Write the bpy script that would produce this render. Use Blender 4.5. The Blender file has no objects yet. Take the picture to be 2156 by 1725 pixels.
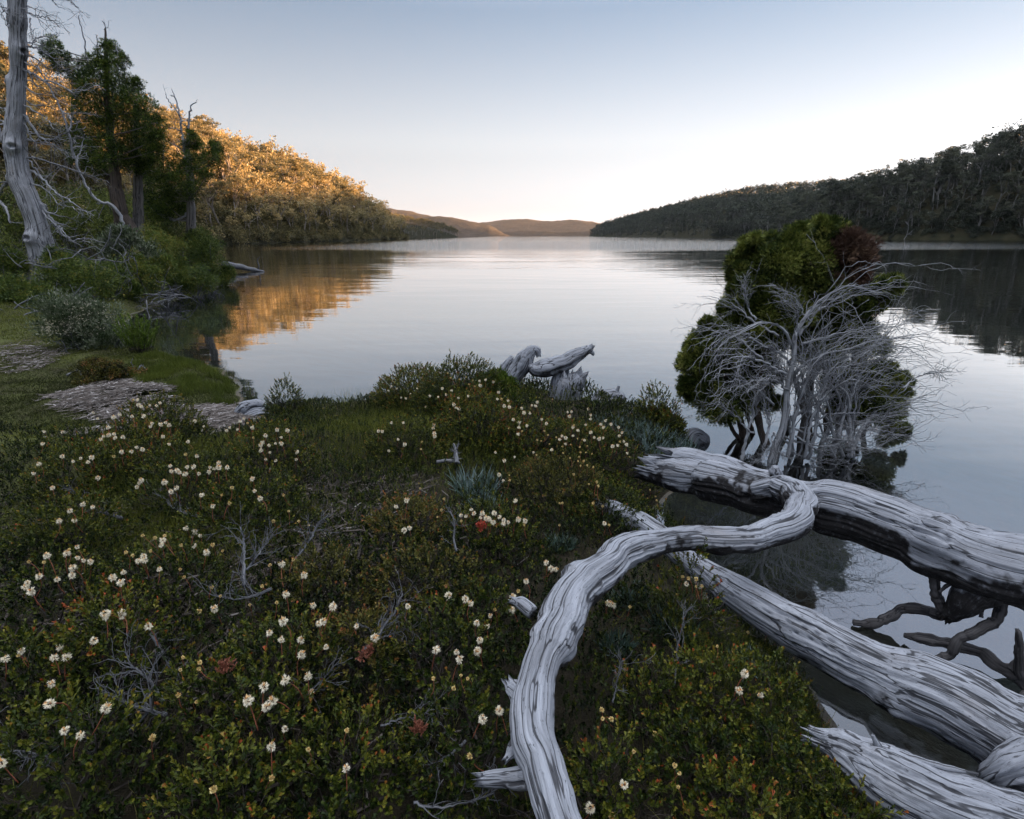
import bpy, math, random
import numpy as np
from mathutils import Vector, Matrix
R = math.radians
sc = bpy.context.scene
COL = sc.collection

# ------------------------------------------------------------------ camera
CAM_Z, FPX, PITCH = 2.1, 569.0, R(17.0)
cam_d = bpy.data.cameras.new('camera'); cam = bpy.data.objects.new('camera', cam_d); COL.objects.link(cam)
cam.location = (0, 0, CAM_Z); cam.rotation_euler = (R(90) - PITCH, 0, 0)
cam_d.sensor_width = 36; cam_d.lens = 36 * FPX / 1024; cam_d.clip_start = 0.05; cam_d.clip_end = 30000
sc.camera = cam

# ------------------------------------------------------------------ sun, sky, exposure
SUN_AZ, SUN_EL = R(50), R(3.9)          # azimuth from +Y towards +X
sun_d = bpy.data.lights.new('sun', 'SUN'); sun_d.energy = 5.0; sun_d.angle = R(0.6); sun_d.color = (1.0, 0.54, 0.25)
sun = bpy.data.objects.new('sun', sun_d); COL.objects.link(sun)
sdir = Vector((math.sin(SUN_AZ) * math.cos(SUN_EL), math.cos(SUN_AZ) * math.cos(SUN_EL), math.sin(SUN_EL)))
sun.rotation_euler = sdir.to_track_quat('Z', 'Y').to_euler(); sun.location = sdir * 800
world = bpy.data.worlds.new('World'); sc.world = world; world.use_nodes = True
SKY_TINT_FILL = [(0, (.52,.508,.535)), (.14, (.56,.568,.592)), (.31, (.305,.378,.480)), (.54, (.68,.77,.98)), (.78, (.98,1.08,1.25)), (.87, (4.6,4.6,4.7)), (1, (5.2,5.2,5.2))]  # last stops: unseen overhead glow added to light the foreground
def build_world():
    nt = world.node_tree; N = nt.nodes; L = nt.links; N.clear()
    out = N.new('ShaderNodeOutputWorld'); bg = N.new('ShaderNodeBackground')
    sky = N.new('ShaderNodeTexSky'); sky.sky_type = 'NISHITA'; sky.sun_disc = False
    sky.sun_elevation = SUN_EL; sky.sun_rotation = SUN_AZ; sky.altitude = 900
    sky.air_density = 1.0; sky.dust_density = 0.6; sky.ozone_density = 2.0
    # the Nishita sky with fill light added overhead, its warm glow softened towards the pale pink white of the photograph
    hsv = N.new('ShaderNodeHueSaturation'); hsv.inputs['Saturation'].default_value = 0.15
    L.new(sky.outputs[0], hsv.inputs['Color'])
    tc = N.new('ShaderNodeTexCoord'); sp = N.new('ShaderNodeSeparateXYZ'); L.new(tc.outputs['Generated'], sp.inputs[0])
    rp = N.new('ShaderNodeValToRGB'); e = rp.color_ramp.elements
    while len(e) < len(SKY_TINT_FILL): e.new(.5)
    for x, (p, c) in zip(e, SKY_TINT_FILL): x.position = p; x.color = (*c, 1)
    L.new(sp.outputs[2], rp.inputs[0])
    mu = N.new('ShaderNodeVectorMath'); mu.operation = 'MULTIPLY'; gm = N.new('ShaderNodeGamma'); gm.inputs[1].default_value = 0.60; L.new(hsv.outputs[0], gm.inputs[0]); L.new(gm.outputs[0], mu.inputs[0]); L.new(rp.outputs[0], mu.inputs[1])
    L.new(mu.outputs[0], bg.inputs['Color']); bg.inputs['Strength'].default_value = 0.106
    L.new(bg.outputs[0], out.inputs['Surface'])
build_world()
sc.view_settings.view_transform = 'Standard'; sc.view_settings.look = 'None'
sc.view_settings.exposure = 3.0; sc.view_settings.gamma = 1.0
sc.render.engine = 'CYCLES'
sc.cycles.use_denoising = True
try: sc.cycles.denoiser = 'OPENIMAGEDENOISE'
except Exception: pass
sc.cycles.max_bounces = 6; sc.cycles.diffuse_bounces = 3; sc.cycles.glossy_bounces = 3
sc.cycles.transparent_max_bounces = 8; sc.cycles.transmission_bounces = 4
sc.cycles.caustics_reflective = False; sc.cycles.caustics_refractive = False
sc.cycles.use_adaptive_sampling = True; sc.cycles.adaptive_threshold = 0.01

# ------------------------------------------------------------------ measuring (photo pixels on a 2156 x 1725 grid)
PS = 1024 / 2156
def ray(u, v):
    a = (u * PS - 512) / FPX; b = -(v * PS - 409.5) / FPX
    return np.array([a, math.cos(PITCH) + b * math.sin(PITCH), b * math.cos(PITCH) - math.sin(PITCH)])
def at_z(u, v, z=0.0):                    # the point seen at (u, v) lying at height z
    r = ray(u, v); q = r * ((z - CAM_Z) / r[2]); return np.array([q[0], q[1], z])
def at_y(u, v, Y):                        # the point seen at (u, v) lying Y metres ahead
    r = ray(u, v); q = r * (Y / r[1]); return np.array([q[0], Y, q[2] + CAM_Z])
def px_m(p, w):                           # metres that w photo pixels span at point p
    d = p[1] * math.cos(PITCH) - (p[2] - CAM_Z) * math.sin(PITCH)
    return w * PS / FPX * d

# ------------------------------------------------------------------ numpy noise
def _hash(ix, iy, iz, seed):
    h = (ix.astype(np.int64) * 374761393 + iy.astype(np.int64) * 668265263 + iz.astype(np.int64) * 2147483647 + seed * 974711) & 0xffffffff
    h = ((h ^ (h >> 13)) * 1274126177) & 0xffffffff
    h = (h ^ (h >> 16)) & 0xffffffff
    h = (h * 2246822519) & 0xffffffff; h = h ^ (h >> 15)
    return (h & 0xffffff) / float(0xffffff)
def vnoise(p, seed=0):
    p = np.asarray(p, float); i = np.floor(p); f = p - i; f = f * f * (3 - 2 * f); i = i.astype(np.int64)
    x, y, z = i[..., 0], i[..., 1], i[..., 2]; fx, fy, fz = f[..., 0], f[..., 1], f[..., 2]
    def c(a, b, d): return _hash(x + a, y + b, z + d, seed)
    x00 = c(0,0,0)*(1-fx)+c(1,0,0)*fx; x10 = c(0,1,0)*(1-fx)+c(1,1,0)*fx
    x01 = c(0,0,1)*(1-fx)+c(1,0,1)*fx; x11 = c(0,1,1)*(1-fx)+c(1,1,1)*fx
    return ((x00*(1-fy)+x10*fy)*(1-fz) + (x01*(1-fy)+x11*fy)*fz) * 2 - 1
def fbm(p, oct=4, seed=0):
    a, s, o = 1.0, 0.0, 0
    p = np.asarray(p, float); t = 0
    for k in range(oct): t = t + a * vnoise(p * 2**k + 17.3*k, seed + k); s += a; a *= .5
    return t / s
def p2(x, y, k=1.0): return np.stack([np.asarray(x)*k, np.asarray(y)*k, np.zeros_like(np.asarray(x, float))], -1)
def sstep(a, b, x): t = np.clip((np.asarray(x, float) - a) / (b - a), 0, 1); return t * t * (3 - 2 * t)

# ------------------------------------------------------------------ mesh helpers
def new_mesh(name, V, F, smooth=True, attrs=None, vecs=None):
    """V (n,3); F list of int arrays (m,k); attrs: point floats; vecs: point vectors"""
    me = bpy.data.meshes.new(name); V = np.ascontiguousarray(V, np.float32)
    if not isinstance(F, (list, tuple)): F = [F]
    F = [np.ascontiguousarray(f, np.int32) for f in F if len(f)]
    nl = sum(f.size for f in F); nf = sum(len(f) for f in F)
    me.vertices.add(len(V)); me.vertices.foreach_set('co', V.ravel())
    me.loops.add(nl); me.polygons.add(nf)
    me.loops.foreach_set('vertex_index', np.concatenate([f.ravel() for f in F]))
    st = np.concatenate([np.full(len(f), f.shape[1]) for f in F]); ls = np.concatenate([[0], np.cumsum(st)[:-1]])
    me.polygons.foreach_set('loop_start', ls.astype(np.int32))
    me.update(calc_edges=True)
    me.polygons.foreach_set('use_smooth', np.full(nf, smooth, dtype=bool))
    for k, a in (attrs or {}).items():
        at = me.attributes.new(k, 'FLOAT', 'POINT'); at.data.foreach_set('value', np.ascontiguousarray(a, np.float32))
    for k, a in (vecs or {}).items():
        at = me.attributes.new(k, 'FLOAT_VECTOR', 'POINT'); at.data.foreach_set('vector', np.ascontiguousarray(a, np.float32).ravel())
    return me
def link(name, me, mat=None, parent=None, loc=None, **props):
    o = bpy.data.objects.new(name, me); COL.objects.link(o)
    if mat is not None and me is not None and len(me.materials) == 0: me.materials.append(mat)
    if parent is not None: o.parent = parent
    if loc is not None: o.location = loc
    for k, v in props.items(): o[k] = v
    return o
def thing(name, loc, label, category, group=None, rz=0.0, scale=1.0):
    o = bpy.data.objects.new(name, None); COL.objects.link(o); o.location = loc; o.rotation_euler = (0, 0, rz)
    o.scale = (scale,) * 3 if np.isscalar(scale) else scale
    o['label'] = label; o['category'] = category
    if group: o['group'] = group
    return o
class Bag:                                 # collects geometry for ONE mesh
    def __init__(s): s.V = []; s.F = {}; s.n = 0; s.A = []; s.W = []
    def add(s, V, F, a=None, w=None):
        V = np.asarray(V, float).reshape(-1, 3)
        for f in (F if isinstance(F, (list, tuple)) else [F]):
            f = np.asarray(f, np.int64)
            if len(f): s.F.setdefault(f.shape[1], []).append(f + s.n)
        s.V.append(V); s.n += len(V)
        s.A.append(np.full(len(V), 0.5) if a is None else np.broadcast_to(np.asarray(a, float), (len(V),)))
        s.W.append(V if w is None else w)
    def mesh(s, name, smooth=True):
        V = np.concatenate(s.V); F = [np.concatenate(f) for f in s.F.values()]
        return new_mesh(name, V, F, smooth, {'tint': np.concatenate(s.A)}, {'grain': np.concatenate(s.W)})
def resample(P, r, n):
    """Catmull-Rom through control points P with radii r -> n points"""
    P = np.asarray(P, float); r = np.asarray(r, float)
    Q = np.concatenate([[2*P[0]-P[1]], P, [2*P[-1]-P[-2]]]); k = len(P) - 1
    seg = np.linalg.norm(np.diff(P, axis=0), axis=1); cum = np.concatenate([[0], np.cumsum(seg)])
    tt = np.linspace(0, cum[-1], n); i = np.clip(np.searchsorted(cum, tt, side='right') - 1, 0, k - 1)
    u = ((tt - cum[i]) / np.maximum(seg[i], 1e-9))[:, None]
    a, b, c, d = Q[i], Q[i+1], Q[i+2], Q[i+3]
    out = 0.5 * ((2*b) + (-a + c)*u + (2*a - 5*b + 4*c - d)*u*u + (-a + 3*b - 3*c + d)*u**3)
    uu = u[:, 0]; w = uu*uu*(3-2*uu)
    return out, r[i]*(1-w) + r[i+1]*w
def frames(P):
    T = np.gradient(P, axis=0); T /= np.maximum(np.linalg.norm(T, axis=1, keepdims=True), 1e-9)
    A = np.zeros_like(T); ref = np.array([0, 0, 1.0]) if abs(T[0][2]) < .9 else np.array([1.0, 0, 0])
    a = ref - T[0] * ref.dot(T[0]); a /= np.linalg.norm(a)
    for i in range(len(P)):
        a = a - T[i] * a.dot(T[i]); a /= max(np.linalg.norm(a), 1e-9); A[i] = a
    return T, A, np.cross(T, A)
def tube(P, r, k=6, cap=True, disp=None, squash=1.0):
    """tube along P (n,3) of radii r; disp(theta, length) -> radial factor array"""
    P = np.asarray(P, float); r = np.asarray(r, float); n = len(P); T, A, B = frames(P)
    th = np.linspace(0, 2*np.pi, k, endpoint=False); L = np.concatenate([[0], np.cumsum(np.linalg.norm(np.diff(P, axis=0), axis=1))])
    rr = np.repeat(r[:, None], k, 1)
    if disp is not None: rr = rr * disp(np.repeat(th[None], n, 0), np.repeat(L[:, None], k, 1), rr)
    V = P[:, None] + (A[:, None]*np.cos(th)[None, :, None]*squash + B[:, None]*np.sin(th)[None, :, None]) * rr[..., None]
    W = np.stack([np.cos(th)[None]*r[:, None]*squash, np.sin(th)[None]*r[:, None], np.repeat(L[:, None], k, 1)], -1)
    i = np.arange(n-1)[:, None]*k; j = np.arange(k)[None]; j2 = (j+1) % k
    F = np.stack([i+j, i+j2, i+k+j2, i+k+j], -1).reshape(-1, 4)
    V = V.reshape(-1, 3); W = W.reshape(-1, 3); FF = [F]
    if cap:
        V = np.concatenate([V, P[:1], P[-1:]]); W = np.concatenate([W, [[0, 0, 0]], [[0, 0, L[-1]]]]); m = n*k
        jj = np.arange(k); j3 = (jj+1) % k
        FF.append(np.stack([np.full(k, m), j3, jj], -1)); FF.append(np.stack([np.full(k, m+1), (n-1)*k+jj, (n-1)*k+j3], -1))
    return V, FF, W
def copy_tree(o, parent=None):
    c = o.copy(); COL.objects.link(c); c.parent = parent
    for ch in o.children: copy_tree(ch, c)
    return c
def rot_z(a): c, s = math.cos(a), math.sin(a); return np.array([[c, -s, 0], [s, c, 0], [0, 0, 1.0]])

# ------------------------------------------------------------------ material helper
class MatB:
    def __init__(s, name):
        s.m = bpy.data.materials.new(name); s.m.use_nodes = True; s.nt = s.m.node_tree
        s.N = s.nt.nodes; s.L = s.nt.links; s.b = s.N['Principled BSDF']; s.out = s.N['Material Output']
    def node(s, t, **kw):
        n = s.N.new('ShaderNode' + t)
        for k, v in kw.items():
            if k in ('inputs',):
                for a, b in v.items(): n.inputs[a].default_value = b
            else: setattr(n, k, v)
        return n
    def link(s, a, b): s.L.new(a, b)
    def attr(s, name): n = s.node('Attribute'); n.attribute_name = name; return n
    def ramp(s, fac, stops, interp='LINEAR'):
        n = s.node('ValToRGB'); e = n.color_ramp.elements; n.color_ramp.interpolation = interp
        while len(e) < len(stops): e.new(0.5)
        for x, (p, c) in zip(e, stops): x.position = p; x.color = (*c, 1) if len(c) == 3 else c
        s.link(fac, n.inputs[0]); return n.outputs[0]
    def noise(s, vec, scale, detail=4, rough=.55, dist=0):
        n = s.node('TexNoise'); n.inputs['Scale'].default_value = scale; n.inputs['Detail'].default_value = detail
        n.inputs['Roughness'].default_value = rough; n.inputs['Distortion'].default_value = dist
        if vec is not None: s.link(vec, n.inputs['Vector'])
        return n.outputs['Fac']
    def math(s, op, a, b=None, c=None):
        n = s.node('Math', operation=op)
        for i, x in enumerate((a, b, c)):
            if x is None: continue
            if isinstance(x, (int, float)): n.inputs[i].default_value = x
            else: s.link(x, n.inputs[i])
        return n.outputs[0]
    def mix(s, fac, a, b, blend='MIX'):
        n = s.node('Mix', data_type='RGBA', blend_type=blend)
        for i, x in ((0, fac), (6, a), (7, b)):
            if isinstance(x, (int, float)): n.inputs[i].default_value = x
            elif isinstance(x, tuple): n.inputs[i].default_value = (*x, 1)
            else: s.link(x, n.inputs[i])
        return n.outputs[2]
    def mapping(s, vec, scale=(1,1,1), loc=(0,0,0)):
        n = s.node('Mapping'); n.inputs['Scale'].default_value = scale; n.inputs['Location'].default_value = loc
        s.link(vec, n.inputs[0]); return n.outputs[0]
    def bump(s, h, strength=.5, dist=.01, normal=None):
        n = s.node('Bump'); n.inputs['Strength'].default_value = strength; n.inputs['Distance'].default_value = dist
        s.link(h, n.inputs['Height'])
        if normal is not None: s.link(normal, n.inputs['Normal'])
        return n.outputs[0]
# ================================================================== THE SETTING
LAND = np.array([(1.25,-6),(1.3,1.0),(1.42,1.9),(1.38,2.4),(1.22,2.9),(1.15,3.4),(1.12,3.95),(1.7,4.85),(1.95,5.4),(1.85,5.9),(1.3,6.7),(0.6,7.3),
    (-0.5,7.6),(-1.6,7.4),(-2.6,7.15),(-3.15,6.75),(-3.6,7.5),(-4.6,9.1),(-6.3,10.3),(-7.3,10.5),(-8.2,12.0),(-9.6,14.0),(-10.7,16.2),(-11.3,18.6),(-12.2,22.5),
    (-12.9,26.5),(-14,29),(-20,36),(-45,58),(-66,92),(-72,150),(-71,200),(-70,300),(-69,395),(-80,425),(-160,470),(-400,520),(-900,600),(-900,-300),(3,-300)])
def poly_dist(x, y, P=LAND):
    """signed distance, positive inside"""
    x = np.asarray(x, float); y = np.asarray(y, float); d = np.full(x.shape, 1e9); ins = np.zeros(x.shape, bool)
    for (x0, y0), (x1, y1) in zip(P, np.roll(P, -1, 0)):
        dx, dy = x1-x0, y1-y0; t = np.clip(((x-x0)*dx + (y-y0)*dy)/(dx*dx+dy*dy), 0, 1)
        d = np.minimum(d, np.hypot(x-x0-t*dx, y-y0-t*dy))
        if y1 != y0: ins ^= ((y0 > y) != (y1 > y)) & (x < (x1-x0)*(y-y0)/(y1-y0) + x0)
    return np.where(ins, d, -d)
def height(x, y):
    x = np.asarray(x, float); y = np.asarray(y, float)
    d = poly_dist(x, y); d = d + 0.18*fbm(p2(x, y, 1.7), 3, 5)*np.exp(-np.abs(d))
    near = 1 - sstep(9, 13, y - 0.2*x)                       # the heath in front
    inn = np.clip(d, 0, None)
    h = 0.26*sstep(0, .5, inn) + 0.16*sstep(.3, 2.5, inn)*near
    lawn = sstep(-2.0, -3.6, x)*sstep(4.2, 5.8, y)*near       # low lawn on the left
    h = h*(1 - .5*lawn) + lawn*sstep(0, .6, inn)*(.11*np.abs(fbm(p2(x, y, .9), 3, 12)) + .10*np.abs(vnoise(p2(x, y, 2.1), 14))**.7 + .03*np.abs(vnoise(p2(x, y, 6), 15)))
    low = sstep(-.2, -1.3, x)*sstep(4.6, 6.0, y)*near; h = h*(1 - .55*low)
    h = h + (1-near)*0.085*np.clip(inn, 0, 30)                # left bank climbs
    h = h + 0.05*fbm(p2(x, y, 1.1), 3, 2)*sstep(0, 1, inn) + 0.015*fbm(p2(x, y, 6), 2, 3)
    h = h - np.clip(-d, 0, 30)*0.22*np.clip(1+ -d*.02, 0, 2) - 0.02*(d < 0)
    return np.maximum(h, -6)
def hill_left_h(x, y):
    d = poly_dist(x, y)
    ridge = np.interp(y, [-200, 0, 100, 240, 330, 400, 470], [48, 50, 49, 47, 43, 26, 4])
    h = ridge*(1 - np.exp(-np.clip(d, 0, None)/62.0))*1.12 + 3*fbm(p2(x, y, .02), 3, 11)*sstep(0, 30, d)
    h = np.minimum(h, np.clip(d, -5, None)*.75 + .3)
    return np.where(d > 0, h, d*.5)
RSHORE = np.array([(330,-400),(300,0),(290,120),(262,240),(256,296),(228,350),(196,437),(232,560),(256,700),(250,1000),(262,1300),(250,1600),(236,1850),(300,2000),(700,2200)])
def hill_right_h(x, y):
    xs = np.interp(y, RSHORE[:, 1], RSHORE[:, 0]); d = (x - xs) * .95
    ridge = np.interp(y, [-400, 0, 330, 430, 500, 720, 1000, 1250, 1600, 1860, 2100], [98, 98, 86, 48, 35, 55, 69, 72, 62, 41, 4])  # out-of-view near stretch raised to keep the sun off the foreground
    h = ridge*(1 - np.exp(-np.clip(d, 0, None)/75.0))*1.08 + 3*fbm(p2(x, y, .015), 3, 21)*sstep(0, 40, d)
    h = np.where(d > 0, h, d*.5)
    return h * (y < 2250)
def grid_mesh(name, X, Y, Z, smooth=True):
    ny, nx = X.shape; V = np.stack([X, Y, Z], -1).reshape(-1, 3); i = np.arange(ny-1)[:, None]*nx + np.arange(nx-1)[None]
    F = np.stack([i, i+1, i+nx+1, i+nx], -1).reshape(-1, 4)
    return new_mesh(name, V, F, smooth)
def spaced(segs):
    out = [np.arange(a, b, st) for a, b, st in segs]; return np.concatenate(out + [[segs[-1][1]]])

def mat_soil():
    M = MatB('soil'); g = M.node('NewGeometry').outputs['Position']
    n1 = M.noise(g, 1.3, 6, .6); n2 = M.noise(g, 14, 5, .65); n3 = M.noise(g, 70, 3)
    sep = M.node('SeparateXYZ'); M.link(g, sep.inputs[0]); z = sep.outputs[2]
    land = M.mix(M.ramp(n1, [(.35, (0,0,0)), (.65, (1,1,1))]), (.03,.03,.014), (.075,.088,.026))
    gx = M.node('MapRange', interpolation_type='SMOOTHSTEP'); M.link(sep.outputs[0], gx.inputs[0])
    for k, v in ((1, -1.9), (2, -3.2), (3, 0.0), (4, 1.0)): gx.inputs[k].default_value = v
    land = M.mix(gx.outputs[0], (.018,.016,.010), land)
    land = M.mix(M.ramp(n2, [(.45, (0,0,0)), (.75, (.6,.6,.6))]), land, (.05,.04,.028))
    bed = M.mix(n2, (.05,.042,.03), (.13,.11,.085)); bed = M.mix(M.ramp(n1, [(.4,(0,0,0)),(.6,(1,1,1))]), bed, (.10,.10,.095))
    c = M.mix(M.math('GREATER_THAN', z, 0.01), bed, land)
    M.link(c, M.b.inputs['Base Color']); M.b.inputs['Roughness'].default_value = .95; M.b.inputs['Specular IOR Level'].default_value = .15
    M.link(M.bump(M.math('ADD', n2, M.math('MULTIPLY', n3, .5)), .7, .03), M.b.inputs['Normal'])
    return M.m
def mat_forest_floor():
    M = MatB('forest_floor'); g = M.node('NewGeometry').outputs['Position']
    n = M.noise(g, .15, 6, .6)
    M.link(M.ramp(n, [(.3, (.012,.014,.008)), (.6, (.03,.028,.016)), (.8, (.06,.05,.035))]), M.b.inputs['Base Color'])
    M.b.inputs['Roughness'].default_value = 1; M.b.inputs['Specular IOR Level'].default_value = .1
    return M.m
def mat_water():
    M = MatB('lake_water'); M.N.remove(M.b)
    g = M.node('NewGeometry').outputs['Position']
    sep = M.node('SeparateXYZ'); M.link(g, sep.inputs[0])
    # small gentle ripples everywhere, wind-roughened bands far out
    a = M.noise(M.mapping(g, (.35, 1.0, 1)), .9, 3, .5)
    b = M.noise(M.mapping(g, (.25, .9, 1), (7, 3, 0)), 5.5, 3, .55)
    calm = M.ramp(M.noise(M.mapping(g, (.05, .16, 1)), 1, 2), [(.35, (.25,.25,.25)), (.65, (1,1,1))])
    near = M.node('MapRange', interpolation_type='SMOOTHSTEP'); M.link(sep.outputs[1], near.inputs[0])
    for k, v in ((1, 4), (2, 40), (3, .35), (4, 1.0)): near.inputs[k].default_value = v
    h1 = M.math('MULTIPLY', M.math('ADD', M.math('MULTIPLY', a, .030), M.math('MULTIPLY', b, .0028)), M.math('MULTIPLY', calm, near.outputs[0]))
    c = M.noise(M.mapping(g, (.5, 1.0, 1), (1, 9, 0)), 2.2, 4, .6)
    r1 = M.node('MapRange', interpolation_type='SMOOTHSTEP'); M.link(sep.outputs[1], r1.inputs[0])
    for k, v in ((1, 78), (2, 105), (3, 0.0), (4, 1.0)): r1.inputs[k].default_value = v
    r2 = M.node('MapRange', interpolation_type='SMOOTHSTEP'); M.link(sep.outputs[1], r2.inputs[0])
    for k, v in ((1, 170), (2, 260), (3, 1.0), (4, 0.5)): r2.inputs[k].default_value = v
    band = M.math('MULTIPLY', r1.outputs[0], r2.outputs[0])
    # the band is calmer under the left shore
    shx = M.node('MapRange', interpolation_type='SMOOTHSTEP'); M.link(sep.outputs[0], shx.inputs[0])
    for k, v in ((1, -62), (2, -30), (3, .05), (4, 1.0)): shx.inputs[k].default_value = v
    band = M.math('MULTIPLY', band, shx.outputs[0])
    h2 = M.math('MULTIPLY', M.math('MULTIPLY', c, band), .075)
    H = M.math('ADD', h1, h2)
    bp = M.node('Bump'); bp.inputs['Strength'].default_value = 1; bp.inputs['Distance'].default_value = 1; M.link(H, bp.inputs['Height'])
    gl = M.node('BsdfGlossy'); gl.inputs['Roughness'].default_value = .015; M.link(bp.outputs[0], gl.inputs['Normal'])
    gl.inputs['Color'].default_value = (.99,.99,1,1)
    tr = M.node('BsdfTransparent'); tr.inputs['Color'].default_value = (.50,.56,.58,1)
    fr = M.node('Fresnel'); fr.inputs['IOR'].default_value = 1.42; M.link(bp.outputs[0], fr.inputs['Normal'])
    mx = M.node('MixShader'); M.link(M.math('POWER', fr.outputs[0], .5), mx.inputs[0]); M.link(tr.outputs[0], mx.inputs[1]); M.link(gl.outputs[0], mx.inputs[2])
    M.link(mx.outputs[0], M.out.inputs['Surface'])
    return M.m
M_SOIL, M_FLOOR, M_WATER = mat_soil(), mat_forest_floor(), mat_water()

xs = spaced([(-60, -16, 1.0), (-16, -6, .2), (-6, 4, .06), (4, 12, .5), (12, 80, 4)]); ys = spaced([(-8, 0, .5), (0, 9, .06), (9, 30, .25), (30, 70, 1.5)])
X, Y = np.meshgrid(xs, ys); link('ground', grid_mesh('ground', X, Y, height(X, Y)), M_SOIL, kind='structure')
X, Y = np.meshgrid(spaced([(-420, -20, 4)]), spaced([(-120, 620, 4)]))
link('hillside_left', grid_mesh('hillside_left', X, Y, np.where((Y < 64) & (X > -60), -3, hill_left_h(X, Y)) - .4), M_FLOOR, kind='structure')
X, Y = np.meshgrid(spaced([(160, 900, 8)]), spaced([(-350, 2260, 12)]))
link('hillside_right', grid_mesh('hillside_right', X, Y, hill_right_h(X, Y) - .3), M_FLOOR, kind='structure')
V = np.array([(-3500,-450,0),(3500,-450,0),(3500,6150,0),(-3500,6150,0)], float)
link('lake', new_mesh('lake', V, np.array([[0,1,2,3]])), M_WATER, kind='structure')
V2 = V.copy(); V2[:, 2] = -7
link('lake_bed', new_mesh('lake_bed', V2, np.array([[0,1,2,3]])), M_SOIL, kind='structure')
# ================================================================== PLANT AND WOOD BUILDERS
def unit(a): a = np.asarray(a, float); return a / np.maximum(np.linalg.norm(a, axis=-1, keepdims=True), 1e-9)
def rand_dirs(rng, n): return unit(rng.normal(size=(n, 3)))
T_RHOMB = (np.array([(0,0,0),(.5,.45,0.06),(0,1,-.08),(-.5,.45,.06)]), [np.array([[0,1,2,3]])])
T_TRI = (np.array([(-.5,0,0),(.5,0,0),(0,1,-.1)]), [np.array([[0,1,2]])])
T_BLADE = (np.array([(-.5,0,0),(.5,0,0),(.36,.5,.10),(-.36,.5,.10),(0,1,-.05)]), [np.array([[0,1,2,3]]), np.array([[3,2,4]])])
T_SPRAY = (np.array([(0,0,0),(.12,.5,.02),(0,1,-.05),(-.12,.5,.02), (0,.15,0),(.42,.42,.05),(.55,.75,0),(.22,.45,.03), (0,.15,0),(-.22,.45,.03),(-.55,.75,0),(-.42,.42,.05)]),
           [np.array([[0,1,2,3],[4,5,6,7],[8,9,10,11]])])
T_HEATH = (np.array([(0,0,0),(.16,.35,.04),(-.16,.35,.04),(.44,.72,.10),(-.44,.72,.10),(.40,.94,.06),(-.40,.94,.06),(.13,.86,.0),(-.13,.86,.0),(0,1.03,-.03),(0,.5,-.03)]),
           [np.array([[0,1,10],[0,10,2]]), np.array([[1,3,7,10],[10,8,4,2]]), np.array([[3,5,7],[4,8,6],[10,7,8],[7,9,8]])])
def leaves(bag, P, D, N, L, W, T, tint):
    """one small leaf (template T) at every P, pointing along D, facing N"""
    P = np.asarray(P, float); n = len(P)
    if n == 0: return
    D = unit(D); X = unit(np.cross(D, N)); N = np.cross(X, D)
    L = np.broadcast_to(L, (n,)).reshape(-1, 1, 1); W = np.broadcast_to(W, (n,)).reshape(-1, 1, 1)
    t, F = T; m = len(t)
    V = P[:, None] + X[:, None]*t[None, :, 0:1]*W + D[:, None]*t[None, :, 1:2]*L + N[:, None]*t[None, :, 2:3]*L
    base = (np.arange(n)*m)[:, None, None]
    tt = np.repeat(np.broadcast_to(tint, (n,)), m)
    bag.add(V.reshape(-1, 3), [(f[None] + base).reshape(-1, f.shape[1]) for f in F], tt, np.tile(t, (n, 1)))
def blob_leaves(bag, rng, c, r, n_sub, per, size, T=T_SPRAY, sub_r=.3, up=.35, wid=.6, tint=(.2, .9), surf=.55, flat=1.0, shape=.0):
    """a lobe of foliage: clumps set near the surface of an ellipsoid, each a burst of sprays"""
    c = np.asarray(c, float); r = np.broadcast_to(np.asarray(r, float), (3,))
    d = rand_dirs(rng, n_sub); rad = (surf + (1-surf)*rng.random(n_sub)**.6)[:, None]
    if shape: rad = rad * (1 + shape*vnoise(d*2.3 + c[None]*1.7, 7)[:, None])
    S = c + d*r*rad; ct = rng.uniform(*tint, n_sub); sr = sub_r*min(r)*rng.uniform(.7, 1.35, n_sub)
    i = np.repeat(np.arange(n_sub), per); e = rand_dirs(rng, len(i)); e[:, 2] *= flat
    q = e*(sr[i]*rng.random(len(i))**.45)[:, None]
    out = unit(unit(q)*.9 + unit(d*r)[i]*.6 + np.array([0, 0, up]) + rng.normal(size=q.shape)*.25)
    leaves(bag, S[i] + q, out, rand_dirs(rng, len(i)), size*rng.uniform(.6, 1.3, len(i)), size*wid*rng.uniform(.6, 1.2, len(i)), T,
           np.clip(ct[i] + rng.normal(size=len(i))*.12, 0, 1))
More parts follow.
